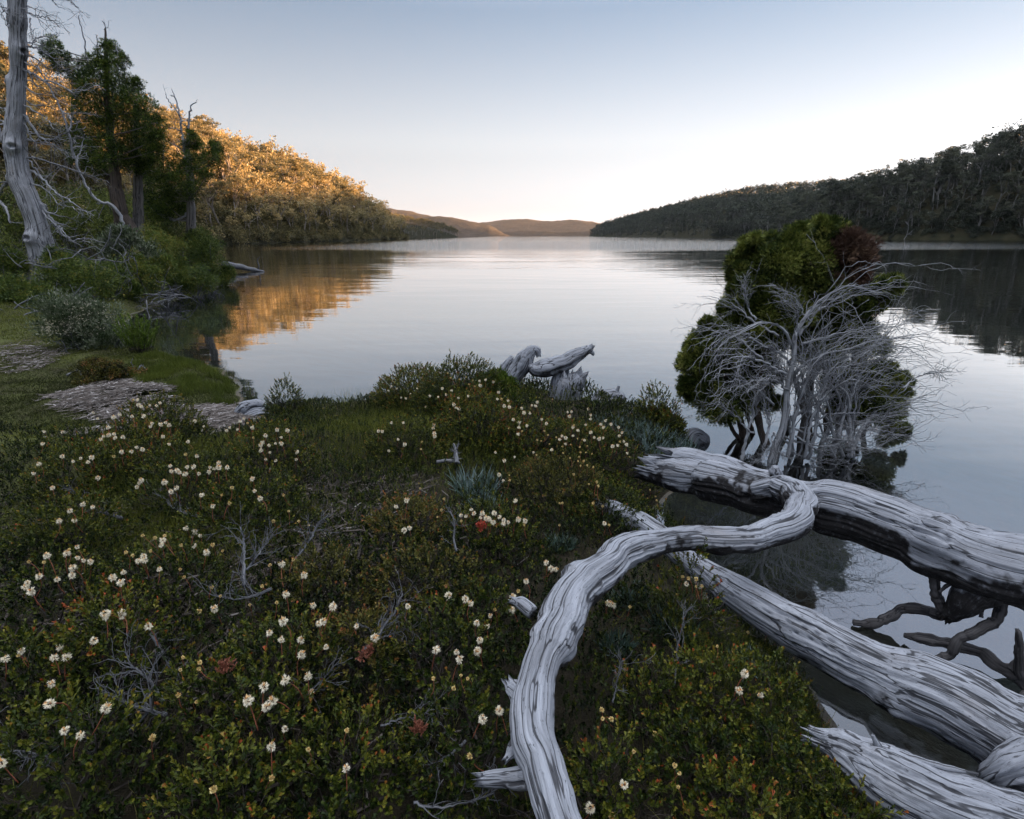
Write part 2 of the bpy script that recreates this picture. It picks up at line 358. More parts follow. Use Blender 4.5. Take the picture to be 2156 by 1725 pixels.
def grow(rng, p, d, L, r, depth, out, segs=6, wob=.25, kids=(3, 6), ang=(.4, .9), ratio=(.45, .75), pull=(0, 0, 0), taper=.25, tips=None, start=.25, rr=.62, minr=.0015):
    """recursive branch; out gets (points, radii, level)"""
    p = np.asarray(p, float); d = unit(d); P = [p]; pull = np.asarray(pull, float); st = L/segs; dirs = [d]
    for k in range(segs):
        d = unit(d + rng.normal(size=3)*wob/math.sqrt(segs)*1.6 + pull*(st/L)*1.0)
        P.append(P[-1] + d*st); dirs.append(d)
    P = np.array(P); rad = np.maximum(r*(1 - (1-taper)*np.linspace(0, 1, segs+1)), minr)
    out.append((P, rad, depth))
    if depth <= 0:
        if tips is not None: tips.append((P[-1], d))
        return
    for k in range(rng.integers(kids[0], kids[1]+1)):
        t = start + (1-start)*rng.random(); i = min(int(t*segs), segs-1); f = t*segs - i
        q = P[i]*(1-f) + P[i+1]*f; b = unit(np.cross(dirs[i], rng.normal(size=3))); a = rng.uniform(*ang)
        nd = dirs[i]*math.cos(a) + b*math.sin(a)
        grow(rng, q, nd, L*rng.uniform(*ratio)*(1-.35*t), (rad[i]*(1-f)+rad[i+1]*f)*rr, depth-1, out, max(3, segs-1), wob, kids, ang, ratio, pull, taper, tips, .15, rr, minr)
    if tips is not None and depth > 0: tips.append((P[-1], d))
def branches_to(bag, out, ks=(3, 4, 5, 7, 10), tint=.5, sub=1):
    for P, r, lv in out:
        if sub > 1: P, r = resample(P, r, (len(P)-1)*sub + 1)
        V, F, W = tube(P, r, ks[min(lv, len(ks)-1)], cap=True); bag.add(V, F, tint, W)
def wood_disp(seed, lump=.10, ridge=.05, crack=.10, fr=9.0, fl=2.2, knots=()):
    """radial relief of weathered wood: slow lumps, fine ridges, long drying cracks"""
    def f(th, L, rr):
        c = np.stack([np.cos(th), np.sin(th), L*0], -1)
        a = c*1.1; a[..., 2] = L*fl; lumps = fbm(a, 3, seed)
        tw = th + .35*vnoise(np.stack([L*1.5, L*0, L*0], -1), seed+9)
        c2 = np.stack([np.cos(tw), np.sin(tw), L*0], -1)
        b = c2*fr; b[..., 2] = L*1.6; ridges = fbm(b, 3, seed+3)
        e = c2*fr*.40; e[..., 2] = L*.75 + 5; n = vnoise(e, seed+5) + .22*vnoise(e*2.7, seed+6)
        gate = sstep(-.1, .35, vnoise(np.stack([c2[..., 0]*1.5, c2[..., 1]*1.5, L*1.3], -1), seed+8))
        cr = np.clip(1 - np.abs(n)/.07, 0, 1)**.8*gate
        out = 1 + lump*lumps + ridge*ridges - crack*cr
        for (l0, t0, rad, h) in knots:
            dl = (L-l0); dt = np.angle(np.exp(1j*(th-t0)))*rr; q = np.sqrt(dl**2+dt**2)/rad
            out = out + h*np.exp(-q*q) - h*1.3*np.exp(-(q/.35)**2)
        return out
    return f
def log_geo(pts, n, k, seed=0, lump=.10, ridge=.05, crack=.10, squash=1.0, char=None, raw=False, knots=(), jag=(0, 0), fr=9.0, char_amt=0.0, taper=(.0, .0), bend=.22):
    """pts: (u, v, z, width in photo pixels) or raw (x, y, z, radius) -> V, F, char, grain"""
    if raw: P = np.array([p[:3] for p in pts], float); r = np.array([p[3] for p in pts], float)
    else: P = np.array([at_z(u, v, z) for u, v, z, w in pts]); r = np.array([px_m(p, w)/2 for p, (_, _, _, w) in zip(P, pts)])
    P, r = resample(P, r, n); s = np.linspace(0, 1, n)
    Ls = np.concatenate([[0], np.cumsum(np.linalg.norm(np.diff(P, axis=0), axis=1))]); zz = Ls*0; q = Ls/max(r.max(), 1e-6)
    wv = lambda f, sd: vnoise(np.stack([q*f, zz+sd*1.7, zz], -1), sd)
    P = P + bend*r[:, None]*np.stack([wv(.45, seed+41)+.4*wv(1.1, seed+44), wv(.45, seed+42), .7*wv(.5, seed+43)], -1); r = r*(1 + bend*(.55*wv(.6, seed+45) + .35*wv(1.5, seed+46)))
    if taper[0]: r = r*np.clip((s/taper[0])**.5, .15, 1)
    if taper[1]: r = r*np.clip(((1-s)/taper[1])**.5, .15, 1)
    V, F, W = tube(P, r, k, True, wood_disp(seed, lump, ridge, crack, fr, knots=knots), squash)
    if jag[0] or jag[1]:
        T, _, _ = frames(P); th = np.arange(k)/k*2*np.pi
        for e, j in ((0, jag[0]), (1, jag[1])):
            if not j: continue
            m = max(3, int(n*.06)); off = j*r[0 if e == 0 else -1]*(.4*vnoise(np.stack([np.cos(th)*3, np.sin(th)*3, th*0+seed], -1), 3) + 1.2*vnoise(np.stack([np.cos(th)*9, np.sin(th)*9, th*0], -1), 4))
            for q in range(m):
                i = q if e == 0 else n-1-q; w = (1 - q/m)**1.5
                V[i*k:(i+1)*k] += (T[i][None]*(off*w)[:, None])*(-1 if e == 0 else 1)
    Nrm = V.copy(); Nrm[:n*k] = (V[:n*k].reshape(n, k, 3) - P[:, None]).reshape(-1, 3); Nrm = unit(Nrm)
    c = np.zeros(len(V))
    if char_amt:
        # charred and algae-black blotches, mostly low on the flanks
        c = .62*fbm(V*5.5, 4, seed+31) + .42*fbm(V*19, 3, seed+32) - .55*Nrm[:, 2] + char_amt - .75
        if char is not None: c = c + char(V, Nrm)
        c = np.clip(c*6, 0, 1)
    return V, F, c, W
# ================================================================== MATERIALS
def mat_wood(name, lo, hi, char=(.012,.011,.012), warm=(.30,.25,.2), sc_=1.0, rough=.75, crack=.35):
    M = MatB(name); g = M.attr('grain').outputs['Vector']; t = M.attr('tint').outputs['Fac']
    f1 = M.noise(M.mapping(g, (120*sc_, 120*sc_, 3.5*sc_)), 1, 6, .62, .5)
    f2 = M.noise(M.mapping(g, (22*sc_, 22*sc_, 3*sc_), (3,1,2)), 1, 5, .6)
    f3 = M.noise(M.mapping(g, (7*sc_, 7*sc_, 2.5*sc_), (9,4,1)), 1, 5, .6)
    rid = M.math('ABSOLUTE', M.math('SUBTRACT', M.noise(M.mapping(g, (22*sc_, 22*sc_, .55*sc_), (5,5,5)), 1, 3, .5, .5), .5))
    crk = M.ramp(rid, [(0, (1,1,1)), (.013, (.9,.9,.9)), (.027, (0,0,0))])
    mixf = M.math('ADD', M.math('MULTIPLY', f1, .6), M.math('MULTIPLY', f2, .4))
    c = M.mix(M.ramp(mixf, [(.33, (0,0,0)), (.64, (1,1,1))]), lo, hi)
    c = M.mix(M.ramp(f3, [(.55, (0,0,0)), (.8, (.55,.55,.55))]), c, warm)
    fk = M.noise(M.mapping(g, (150*sc_, 150*sc_, 38*sc_), (2,7,3)), 1, 3, .7); c = M.mix(M.ramp(fk, [(.30, (.8,.8,.8)), (.41, (0,0,0))]), c, (.03,.03,.034))
    c = M.mix(M.math('MULTIPLY', crk, min(1, crack*2.4)), c, (.012,.012,.015))
    gn = M.noise(M.node('NewGeometry').outputs['Position'], 45, 4, .7)
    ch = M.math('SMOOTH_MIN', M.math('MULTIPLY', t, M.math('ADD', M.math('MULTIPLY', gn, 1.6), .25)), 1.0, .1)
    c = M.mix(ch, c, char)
    M.link(c, M.b.inputs['Base Color']); M.b.inputs['Roughness'].default_value = rough; M.b.inputs['Specular IOR Level'].default_value = .25
    h = M.math('SUBTRACT', M.math('ADD', M.math('MULTIPLY', f1, .7), M.math('MULTIPLY', f2, .35)), M.math('MULTIPLY', crk, .9))
    M.link(M.bump(h, .55, .008/sc_), M.b.inputs['Normal'])
    return M.m
def mat_leaf(name, stops, rough=.5, trans=.25, spec=.35, vary=.0):
    M = MatB(name); t = M.attr('tint').outputs['Fac']
    if vary:
        oi = M.node('ObjectInfo').outputs['Random']
        t = M.math('ADD', t, M.math('MULTIPLY', M.math('SUBTRACT', oi, .5), vary))
    c = M.ramp(t, stops)
    M.link(c, M.b.inputs['Base Color']); M.b.inputs['Roughness'].default_value = rough; M.b.inputs['Specular IOR Level'].default_value = spec
    if trans:
        tr = M.node('BsdfTranslucent'); M.link(c, tr.inputs['Color']); mx = M.node('MixShader'); mx.inputs[0].default_value = trans
        M.link(M.b.outputs[0], mx.inputs[1]); M.link(tr.outputs[0], mx.inputs[2]); M.link(mx.outputs[0], M.out.inputs['Surface'])
    return M.m
M_LOG = mat_wood('silver_driftwood', (.13,.137,.157), (.335,.355,.405), warm=(.22,.20,.19), crack=.36)
M_DEAD = mat_wood('dead_tree_wood', (.13,.13,.14), (.44,.45,.49), warm=(.22,.19,.17), sc_=.45)
M_TWIG_PALE = mat_wood('pale_twig_wood', (.16,.165,.18), (.50,.52,.56), sc_=1.5)
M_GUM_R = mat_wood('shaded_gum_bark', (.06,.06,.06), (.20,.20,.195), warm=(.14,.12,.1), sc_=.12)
M_TWIG = mat_wood('dead_twig_wood', (.05,.05,.056), (.20,.21,.235), sc_=1.5)
M_DARKWOOD = mat_wood('wet_dark_branch_wood', (.018,.016,.016), (.11,.105,.11), warm=(.06,.05,.04))
M_BARK = mat_wood('red_brown_fibrous_bark', (.035,.026,.022), (.14,.11,.09), warm=(.16,.10,.07), sc_=.5)
M_GREYBARK = mat_wood('grey_fibrous_bark', (.08,.075,.07), (.27,.25,.24), warm=(.2,.16,.13), sc_=.5)
M_GUM = mat_wood('pale_gum_bark', (.15,.13,.11), (.38,.34,.30), warm=(.20,.15,.11), sc_=.12)
M_HEATHSTEM = mat_wood('heath_stem_bark', (.02,.015,.012), (.085,.07,.06), sc_=2)
M_PINE = mat_leaf('pine_foliage', [(0, (.009,.018,.004)), (.4, (.058,.085,.016)), (.8, (.17,.195,.038)), (1, (.26,.27,.07))], .6, .2, .2)
M_TREEPINE = mat_leaf('shore_pine_foliage', [(0, (.006,.014,.003)), (.4, (.028,.056,.009)), (.8, (.085,.13,.018)), (1, (.15,.18,.03))], .6, .2, .2)
M_BROWNPINE = mat_leaf('browned_foliage', [(0, (0.042,0.021,0.014)), (.6, (0.105,0.0588,0.0392)), (1, (0.168,0.105,0.063))], .8, .1)
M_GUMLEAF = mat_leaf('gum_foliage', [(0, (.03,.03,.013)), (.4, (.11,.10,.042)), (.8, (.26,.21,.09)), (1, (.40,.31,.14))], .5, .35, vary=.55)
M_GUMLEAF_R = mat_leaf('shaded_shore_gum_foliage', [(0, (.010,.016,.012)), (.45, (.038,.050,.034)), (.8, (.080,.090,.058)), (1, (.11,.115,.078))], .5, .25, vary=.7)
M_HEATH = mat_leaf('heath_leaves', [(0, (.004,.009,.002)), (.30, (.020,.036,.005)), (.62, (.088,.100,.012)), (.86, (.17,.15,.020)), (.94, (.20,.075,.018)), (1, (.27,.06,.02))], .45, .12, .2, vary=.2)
M_OLIVE = mat_leaf('olive_heath_leaves', [(0, (.007,.008,.003)), (.35, (.035,.038,.008)), (.7, (.105,.10,.020)), (.9, (.16,.11,.028)), (1, (.21,.08,.03))], .5, .12, .2)
M_BUSH = mat_leaf('bank_bush_foliage', [(0, (0.021,0.042,0.0105)), (.5, (0.0675,0.108,0.018)), (.85, (0.15,0.18,0.027)), (1, (0.225,0.195,0.0375))], .6, .15)
M_SILVER = mat_leaf('silver_green_leaves', [(0, (.022,.042,.014)), (.45, (.105,.135,.07)), (1, (.40,.41,.34))], .5, .15)
M_STRAP = mat_leaf('silver_strap_leaves', [(0, (.03,.06,.04)), (.5, (.09,.14,.12)), (1, (.26,.33,.34))], .45, .15)
M_LIME = mat_leaf('bright_green_leaves', [(0, (.05,.09,.012)), (.6, (.12,.19,.02)), (1, (.2,.27,.04))], .5, .3)
M_GRASS = mat_leaf('grass_blades', [(0, (.018,.024,.006)), (.4, (.080,.095,.016)), (.75, (.19,.20,.040)), (1, (.34,.31,.12))], .6, .3, .2)
M_BRIGHTGRASS = mat_leaf('bright_grass_blades', [(0, (.02,.032,.006)), (.45, (.075,.098,.014)), (.8, (.14,.165,.03)), (1, (.22,.23,.07))], .6, .3, .2)
M_PETAL = mat_leaf('cream_petals', [(0, (.62,.30,.10)), (.22, (.78,.56,.30)), (.4, (.84,.76,.58)), (1, (.90,.85,.72))], .6, .3)
M_BUD = mat_leaf('ochre_buds', [(0, (.42,.20,.06)), (.45, (.62,.46,.18)), (1, (.80,.74,.42))], .6, .2)
M_REDSTEM = mat_leaf('red_flower_stalks', [(0, (.16,.045,.025)), (1, (.26,.09,.05))], .6, .1)
M_REDLEAF = mat_leaf('red_heath_leaves', [(0, (.22,.09,.055)), (.5, (.32,.12,.08)), (.8, (.45,.08,.05)), (1, (.55,.10,.06))], .45, .3)
M_STICK = mat_leaf('bleached_sticks', [(0, (.018,.014,.012)), (.45, (.085,.07,.062)), (.8, (.22,.20,.195)), (1, (.42,.40,.40))], .8, 0)
# ================================================================== THE LOGS IN FRONT
def put_log(name, parent, mat, pts, n, k, seed, **kw):
    V, F, c, W = log_geo(pts, n, k, seed, **kw); org = np.array(parent.location) if parent else np.zeros(3)
    return link(name, new_mesh(name, V - org, F, True, {'tint': c}, {'grain': W + seed*3.1}), mat, parent)
# the fallen tree: trunk over the water, the arched limb coming towards the camera
q = at_z(1700, 1062, .3)
ft = thing('fallen_tree', q, 'bleached silver fallen tree whose long arched limb curves down to the bottom edge', 'fallen tree')
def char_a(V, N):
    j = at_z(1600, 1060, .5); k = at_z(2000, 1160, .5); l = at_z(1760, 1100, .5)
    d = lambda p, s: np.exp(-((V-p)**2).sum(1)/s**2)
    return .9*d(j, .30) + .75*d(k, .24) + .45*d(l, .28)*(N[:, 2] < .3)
put_log('trunk', ft, M_LOG, [(1366,984,.42,46),(1440,1003,.45,74),(1520,1022,.5,86),(1600,1040,.54,96),(1700,1062,.56,108),(1800,1086,.56,104),(1900,1117,.56,112),(2000,1152,.55,128),(2080,1182,.54,144),(2156,1205,.53,146),(2320,1270,.5,150),(2500,1330,.4,150)],
        460, 120, 11, lump=.24, ridge=.07, crack=.22, char=char_a, char_amt=.68, bend=.28, knots=((.9, 1.5, .07, .25), (1.9, .9, .06, .25)), jag=(1.1, 0), fr=11)
put_log('limb', ft, M_LOG, [(1588,1032,.60,41),(1640,1026,.66,54),(1684,1056,.68,61),(1668,1098,.68,65),(1610,1124,.68,60),(1530,1137,.70,56),(1440,1132,.74,54),(1350,1150,.78,61),(1272,1190,.80,73),(1216,1245,.80,82),(1180,1310,.78,86),(1156,1380,.75,80),(1134,1450,.72,87),(1128,1550,.70,86),(1146,1640,.70,84),(1170,1725,.70,84),(1205,1850,.64,89),(1250,2000,.5,110)],
        700, 144, 23, lump=.20, ridge=.10, crack=.42, char=lambda V, N: .28*np.exp(-((V-at_z(1470,1150,.68))**2).sum(1)/.35**2), char_amt=.72, fr=13, bend=.27, knots=((1.62, 1.9, .05, .4), (2.45, 3.6, .05, .4), (1.2, 2.6, .035, .35), (2.1, 1.2, .04, .4), (.8, .6, .04, .35)))
put_log('broken_limb', ft, M_LOG, [(1408,958,.55,34),(1450,967,.55,44),(1510,975,.56,36),(1570,992,.56,30),(1640,1010,.58,26)], 120, 60, 5, lump=.16, ridge=.12, crack=.15, jag=(2.4, 0), fr=9)
put_log('bark_slab', ft, M_LOG, [(1812,1046,.60,10),(1880,1066,.62,24),(1960,1090,.62,26),(2060,1122,.61,28),(2160,1152,.60,30),(2320,1215,.55,30)], 180, 48, 8, lump=.22, ridge=.2, crack=.2, char_amt=.5, fr=8)
put_log('knot', ft, M_LOG, [(1640,1012,.62,26),(1634,996,.68,24),(1632,984,.72,14)], 30, 40, 4, lump=.3, ridge=.15, crack=.1, char_amt=.3)
put_log('stub', ft, M_LOG, [(2085,1188,.52,118),(2058,1230,.44,100),(2030,1262,.36,66),(2004,1288,.27,40),(1990,1300,.22,26)], 90, 64, 9, lump=.2, ridge=.1, crack=.1, char_amt=1.15, jag=(0, 1.0), squash=.75)
for nm, pts, sd in (('side_stub', [(1122,1290,.76,30),(1098,1272,.77,26),(1080,1264,.77,18)], 61), ('side_stub', [(1120,1640,.66,48),(1060,1636,.62,36),(1014,1640,.60,26)], 62), ('side_stub', [(1100,1470,.70,52),(1082,1450,.70,40),(1072,1436,.71,24)], 63), ('side_stub', [(1110,1560,.67,60),(1085,1580,.66,38),(1066,1600,.65,14)], 64)):
    put_log(nm, ft, M_LOG, pts, 40, 44, sd, lump=.2, ridge=.22, crack=.25, jag=(0, 1.6), fr=7)
# knuckly dark twigs under the trunk
def put_branch(name, parent, mat, pts, n, k, seed, **kw):
    pts = [(a, b, c, w*.8) for a, b, c, w in pts]; kw = dict(dict(bend=.34), **kw)
    return put_log(name, parent, mat, pts, n, k, seed, lump=.22, ridge=.12, crack=.1, fr=6, **kw)
put_branch('root', ft, M_DARKWOOD, [(1950,1180,.50,22),(1966,1212,.42,25),(1974,1258,.30,27),(1994,1288,.24,26)], 80, 18, 71)
put_branch('root', ft, M_DARKWOOD, [(2000,1300,.22,20),(1975,1292,.18,28),(1930,1280,.16,28),(1885,1288,.10,26),(1845,1312,.04,28),(1795,1310,.02,14)], 120, 18, 72)
put_branch('root', ft, M_DARKWOOD, [(2128,1230,.42,22),(2112,1270,.36,25),(2090,1308,.28,27),(2052,1332,.22,27),(2018,1345,.17,25),(2006,1376,.08,25),(1978,1394,.02,26)], 140, 18, 73)
put_branch('root', ft, M_DARKWOOD, [(2090,1240,.42,12),(2070,1270,.34,12),(2066,1300,.28,9)], 40, 12, 74)
put_branch('root', ft, M_DARKWOOD, [(1990,1210,.46,9),(2006,1222,.44,11),(1978,1246,.36,9)], 30, 10, 75)

q = at_z(2050, 1372, 0); fb = thing('sunken_branch', q, 'dark wet forked branch lying in the shallow water under the fallen tree', 'branch')
put_branch('stem', fb, M_DARKWOOD, [(1905,1338,.03,14),(1940,1346,.06,26),(2000,1354,.07,30),(2062,1372,.07,30),(2105,1402,.06,34),(2140,1425,.03,40),(2200,1480,-.05,40)], 140, 20, 81)
put_branch('fork', fb, M_DARKWOOD, [(2130,1412,.07,22),(2160,1390,.12,24),(2200,1375,.2,20)], 40, 14, 82)
put_branch('fork', fb, M_DARKWOOD, [(2150,1425,.06,30),(2146,1390,.16,20),(2148,1340,.3,16),(2140,1322,.33,8)], 60, 14, 83)
put_branch('fork', fb, M_DARKWOOD, [(2165,1455,.02,16),(2140,1470,.05,12),(2110,1468,.04,6)], 40, 12, 84)

q = at_z(1800, 1390, 0); lc = thing('middle_log', q, 'thick silver driftwood log sloping into the water between the fallen tree and the corner log', 'log')
put_log('trunk', lc, M_LOG, [(1262,1062,.33,30),(1310,1082,.36,44),(1360,1108,.36,52),(1430,1164,.36,54),(1500,1212,.34,60),(1570,1260,.33,80),(1640,1304,.33,94),(1721,1347,.33,110),(1802,1390,.33,118),(1937,1453,.31,136),(2045,1516,.28,156),(2156,1588,.24,186),(2320,1690,.2,210)],
        560, 132, 37, lump=.22, ridge=.08, crack=.20, char_amt=.50, knots=((1.1, 1.2, .06, .3), (1.9, 2.0, .05, .3)), fr=14, jag=(1.0, 0))
put_log('knob', lc, M_LOG, [(2068,1652,.18,26),(2100,1636,.27,50),(2140,1620,.32,70),(2190,1604,.34,84),(2260,1590,.32,80)], 90, 64, 15, lump=.4, ridge=.2, crack=.25, fr=6)

q = at_z(1960, 1680, 0); ld = thing('corner_log', q, 'wide grey driftwood log with a jagged end in the bottom right corner', 'log')
put_log('trunk', ld, M_LOG, [(1712,1556,.34,36),(1780,1588,.34,84),(1860,1636,.33,112),(1960,1682,.31,126),(2060,1714,.29,138),(2156,1750,.28,158),(2320,1810,.25,180)], 340, 120, 49, lump=.15, ridge=.10, crack=.10, char_amt=.28, fr=12, jag=(1.6, 0))
put_log('spur', ld, M_LOG, [(1880,1600,.38,16),(1852,1572,.42,16),(1838,1548,.46,8)], 40, 20, 18, lump=.2, ridge=.1, jag=(0, 1))
put_log('splinter', ld, M_LOG, [(1860,1572,.41,8),(1920,1596,.42,14),(1990,1616,.41,12),(2060,1630,.40,5)], 80, 20, 19, lump=.2, ridge=.1)
# ================================================================== FOREST ON THE HILLSIDES
def gum_proto(seed, Ht=14.0, leaf=.34, per=46, kind=0, low=False):
    rng = np.random.default_rng(seed); out = []; tips = []
    lean = rng.normal(size=2)*.10; top = np.array([lean[0], lean[1], 1.0])
    P = [np.zeros(3)]; d = unit(top); hh = Ht*rng.uniform(.42, .6); n = 6
    for k in range(n): d = unit(d + rng.normal(size=3)*np.array([.10, .10, 0])); P.append(P[-1] + d*hh/n)
    r0 = .019*Ht; P = np.array(P); P[0, 2] -= .6; rad = np.linspace(r0, r0*.6, n+1); out.append((P, rad, 2))
    for k in range(rng.integers(4, 7)):
        a = rng.uniform(0, 2*np.pi); sp = rng.uniform(.35, .8) if kind == 0 else rng.uniform(.2, .5)
        q = P[-1] if k < 3 else P[rng.integers(3, n)]
        grow(rng, q, (math.cos(a)*sp, math.sin(a)*sp, 1), Ht*rng.uniform(.28, .5), r0*.5, 1, out, 5, .25, (3, 5), (.3, .75), (.35, .6), (0, 0, .25), .3, tips, .35, .6, .02)
    lv, wd = Bag(), Bag(); branches_to(wd, out if not low else [o for o in out if o[2] > 0], (3, 4, 6), .0)
    for (p, d) in tips:
        r = Ht*rng.uniform(.045, .085); m = per if not low else max(5, per//5); sz = leaf*(1 if not low else 2.1)
        e = rand_dirs(rng, m); e[:, 2] *= .45; q = p + e*(r*rng.random(m)**.4)[:, None] + np.array([0, 0, r*.1])
        D = unit(e + np.array([0, 0, .15]) + rng.normal(size=e.shape)*.5)
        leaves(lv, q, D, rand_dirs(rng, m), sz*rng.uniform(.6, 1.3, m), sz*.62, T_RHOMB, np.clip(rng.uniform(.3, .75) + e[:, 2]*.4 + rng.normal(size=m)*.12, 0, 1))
    return lv, wd
def bag_arrays(b): return np.concatenate(b.V), {k: np.concatenate(f) for k, f in b.F.items()}, np.concatenate(b.A)
class Scatter:                              # many small trees merged into one far-off wood
    def __init__(s): s.V = []; s.F = {}; s.A = []; s.W = []; s.n = 0
    def put(s, arr, pos, rz, sc_, dt):
        V, F, A = arr
        for p, a, k, t in zip(pos, rz, sc_, dt):
            s.V.append(((V*k) @ rot_z(a).T + p).astype(np.float32)); s.A.append(np.clip(A + t, 0, 1).astype(np.float32))
            for q, f in F.items(): s.F.setdefault(q, []).append((f + s.n).astype(np.int32))
            s.n += len(V)
    def link(s, name, mat, **props):
        V = np.concatenate(s.V); me = new_mesh(name, V, [np.concatenate(f) for f in s.F.values()], True, {'tint': np.concatenate(s.A)}, {'grain': V})
        return link(name, me, mat, **props)
def jitter(rng, x0, x1, y0, y1, st):
    X, Y = np.meshgrid(np.arange(x0, x1, st), np.arange(y0, y1, st)); X = X.ravel(); Y = Y.ravel()
    return X + rng.uniform(-.48, .48, len(X))*st, Y + rng.uniform(-.48, .48, len(X))*st
def in_view(x, y, m=1.12): return (np.abs(x) < (y*.95 + 4)*m) & (y > 2)

HI = [gum_proto(s, 14, .34, 92, s % 2) for s in range(101, 109)]
LO = [tuple(bag_arrays(b) for b in gum_proto(s, 14, .38, 62, s % 2, True)) for s in range(201, 209)]
HI_ME = []
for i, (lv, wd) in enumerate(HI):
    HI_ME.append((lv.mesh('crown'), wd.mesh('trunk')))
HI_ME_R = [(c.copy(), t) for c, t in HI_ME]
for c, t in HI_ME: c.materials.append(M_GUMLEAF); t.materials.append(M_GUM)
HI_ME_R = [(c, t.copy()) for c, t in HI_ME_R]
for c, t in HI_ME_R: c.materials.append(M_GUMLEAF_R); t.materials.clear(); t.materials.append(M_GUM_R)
def scrub_arr(seed):
    rng = np.random.default_rng(seed); b = Bag()
    for k in range(5): blob_leaves(b, rng, (rng.normal()*1.1, rng.normal()*1.1, 1.0 + rng.random()*.9), (1.5, 1.5, 1.2), 9, 9, .55, T_RHOMB, .45, tint=(.05, .55))
    return bag_arrays(b)
SCRUB = [scrub_arr(s) for s in (301, 302, 303)]

def forest(side, xs, ys, hfun, dfun, dmin, name, label, group, n_things, mats, meshes, size, far_lo=1):
    rng = np.random.default_rng(5 if side == 'l' else 6)
    x, y = xs, ys; d = dfun(x, y); h = hfun(x, y)
    ok = (d > dmin) & (h > .2); x, y, d, h = x[ok], y[ok], d[ok], h[ok]
    dist = np.hypot(x, y); vis = in_view(x, y, 1.02)
    ht = size*(.55 + .8*rng.random(len(x))**1.4)*(1 - .25*sstep(20, 90, d))
    ht = ht*np.where((d < 14), .8, 1); score = np.where(vis, ht/dist*np.where(d < 60, 1.0, .55), 0)
    order = np.argsort(-score); th = order[:n_things]; rest = order[n_things:]
    for j, i in enumerate(th):
        c, t = meshes[rng.integers(len(meshes))]; k = ht[i]/14
        e = thing('gum_tree', (x[i], y[i], h[i]-.3), label, 'tree', group, rng.uniform(0, 6.28), (k*rng.uniform(.85, 1.2), k*rng.uniform(.85, 1.2), k))
        link('crown', c, None, e); link('trunk', t, None, e)
    sc1, sc2 = Scatter(), Scatter(); pick = rng.integers(0, len(LO), len(rest)); patch = .14*fbm(p2(x, y, .03), 2, 44) + rng.normal(size=len(x))*.11
    for m in range(len(LO)):
        q = rest[pick == m]; pos = np.stack([x[q], y[q], h[q]-.3], 1); rz = rng.uniform(0, 6.28, len(q)); k = ht[q]/14
        sc1.put(LO[m][0], pos, rz, k, patch[q]); sc2.put(LO[m][1], pos, rz, k*1.0, q*0)
    o = sc1.link(name, mats[0], kind='stuff', label=label); sc2.link('trunk', mats[1], parent=o)
    # scrub that fills the ground between the trunks
    sx, sy = x, y; n = int(len(x)*1.1); i = np.concatenate([rng.integers(0, len(x), n), np.repeat(np.where((d < 13) & (dist < 800))[0], 9)]); n = len(i); px = x[i] + rng.normal(size=n)*3; py = y[i] + rng.normal(size=n)*3
    dd = dfun(px, py); g = dd > .15; px, py, dd = px[g], py[g], dd[g]; ph = hfun(px, py); sc3 = Scatter()
    for m in range(3):
        q = np.arange(len(px))[m::3]; sc3.put(SCRUB[m], np.stack([px[q], py[q], ph[q]-.3], 1), rng.uniform(0, 6.28, len(q)), rng.uniform(.5, 1.25, len(q))*np.where(dd[q] < 6, .8, 1.1), rng.normal(size=len(q))*.15)
    sc3.link('scrub', mats[0], parent=o)
    return np.stack([x[th], y[th], h[th], ht[th]], 1)

def dead_gum(seed):
    rng = np.random.default_rng(seed); out = []; grow(rng, (0, 0, -.4), (rng.normal()*.1, rng.normal()*.1, 1), 12, .22, 3, out, 8, .22, (3, 5), (.3, .8), (.35, .6), (0, 0, .3), .25, None, .3, .6, .03)
    b = Bag(); branches_to(b, out, (3, 3, 4, 6), 0); m = b.mesh('dead_gum'); m.materials.append(M_DEAD); return m
DG = [dead_gum(s) for s in (1, 2, 3)]
for k, (u, Y, lab, s) in enumerate([(1958,470,'white dead gum tree standing out near the right skyline',1.5),(1640,620,'pale dead gum tree halfway up the right hillside',1.5),(1790,430,'white bare tree in the middle of the right hillside',1.6),(2095,380,'leaning bare gum near the right edge',1.6),(1320,1500,'small bare tree near the tip of the right shore',1.6),
        (520,230,'bare pale tree among the shaded trees of the left shore',.9),(575,260,'bare tree on the left shore above the pale rocks',.9),(672,330,'thin dead tree sticking up above the left skyline',1.1),(1905,345,'small bare tree at the waterline of the right shore',.8)]):
    x = at_y(u, 490, Y)[0]; hh = float((hill_left_h if x < 0 else hill_right_h)(np.array([x]), np.array([float(Y)]))[0]); link('dead_gum', DG[k % 3], None, None, (x, Y, max(hh, 0)-.2), label=lab, category='dead tree').scale = (s,)*3
rng = np.random.default_rng(77)
lx, ly = jitter(rng, -250, -58, 62, 440, 4.6)
keep = in_view(lx, ly, 1.1); lx, ly = lx[keep], ly[keep]
forest('l', lx, ly, hill_left_h, poly_dist, 1.8, 'hillside_wood_left', 'ragged gum tree with a bare pale trunk in the forest of the left hillside',
       'gum trees of the left hillside', 140, (M_GUMLEAF, M_GUM), HI_ME, 14)
def dright(x, y): return (x - np.interp(y, RSHORE[:, 1], RSHORE[:, 0]))*.95
ax, ay = jitter(rng, 170, 520, 130, 760, 6.2); bx_, by_ = jitter(rng, 170, 520, 760, 2080, 9.0)
rx, ry = np.concatenate([ax, bx_]), np.concatenate([ay, by_]); d = dright(rx, ry); keep = (d > 1.5) & (d < 175) & in_view(rx, ry, 1.15); rx, ry = rx[keep], ry[keep]
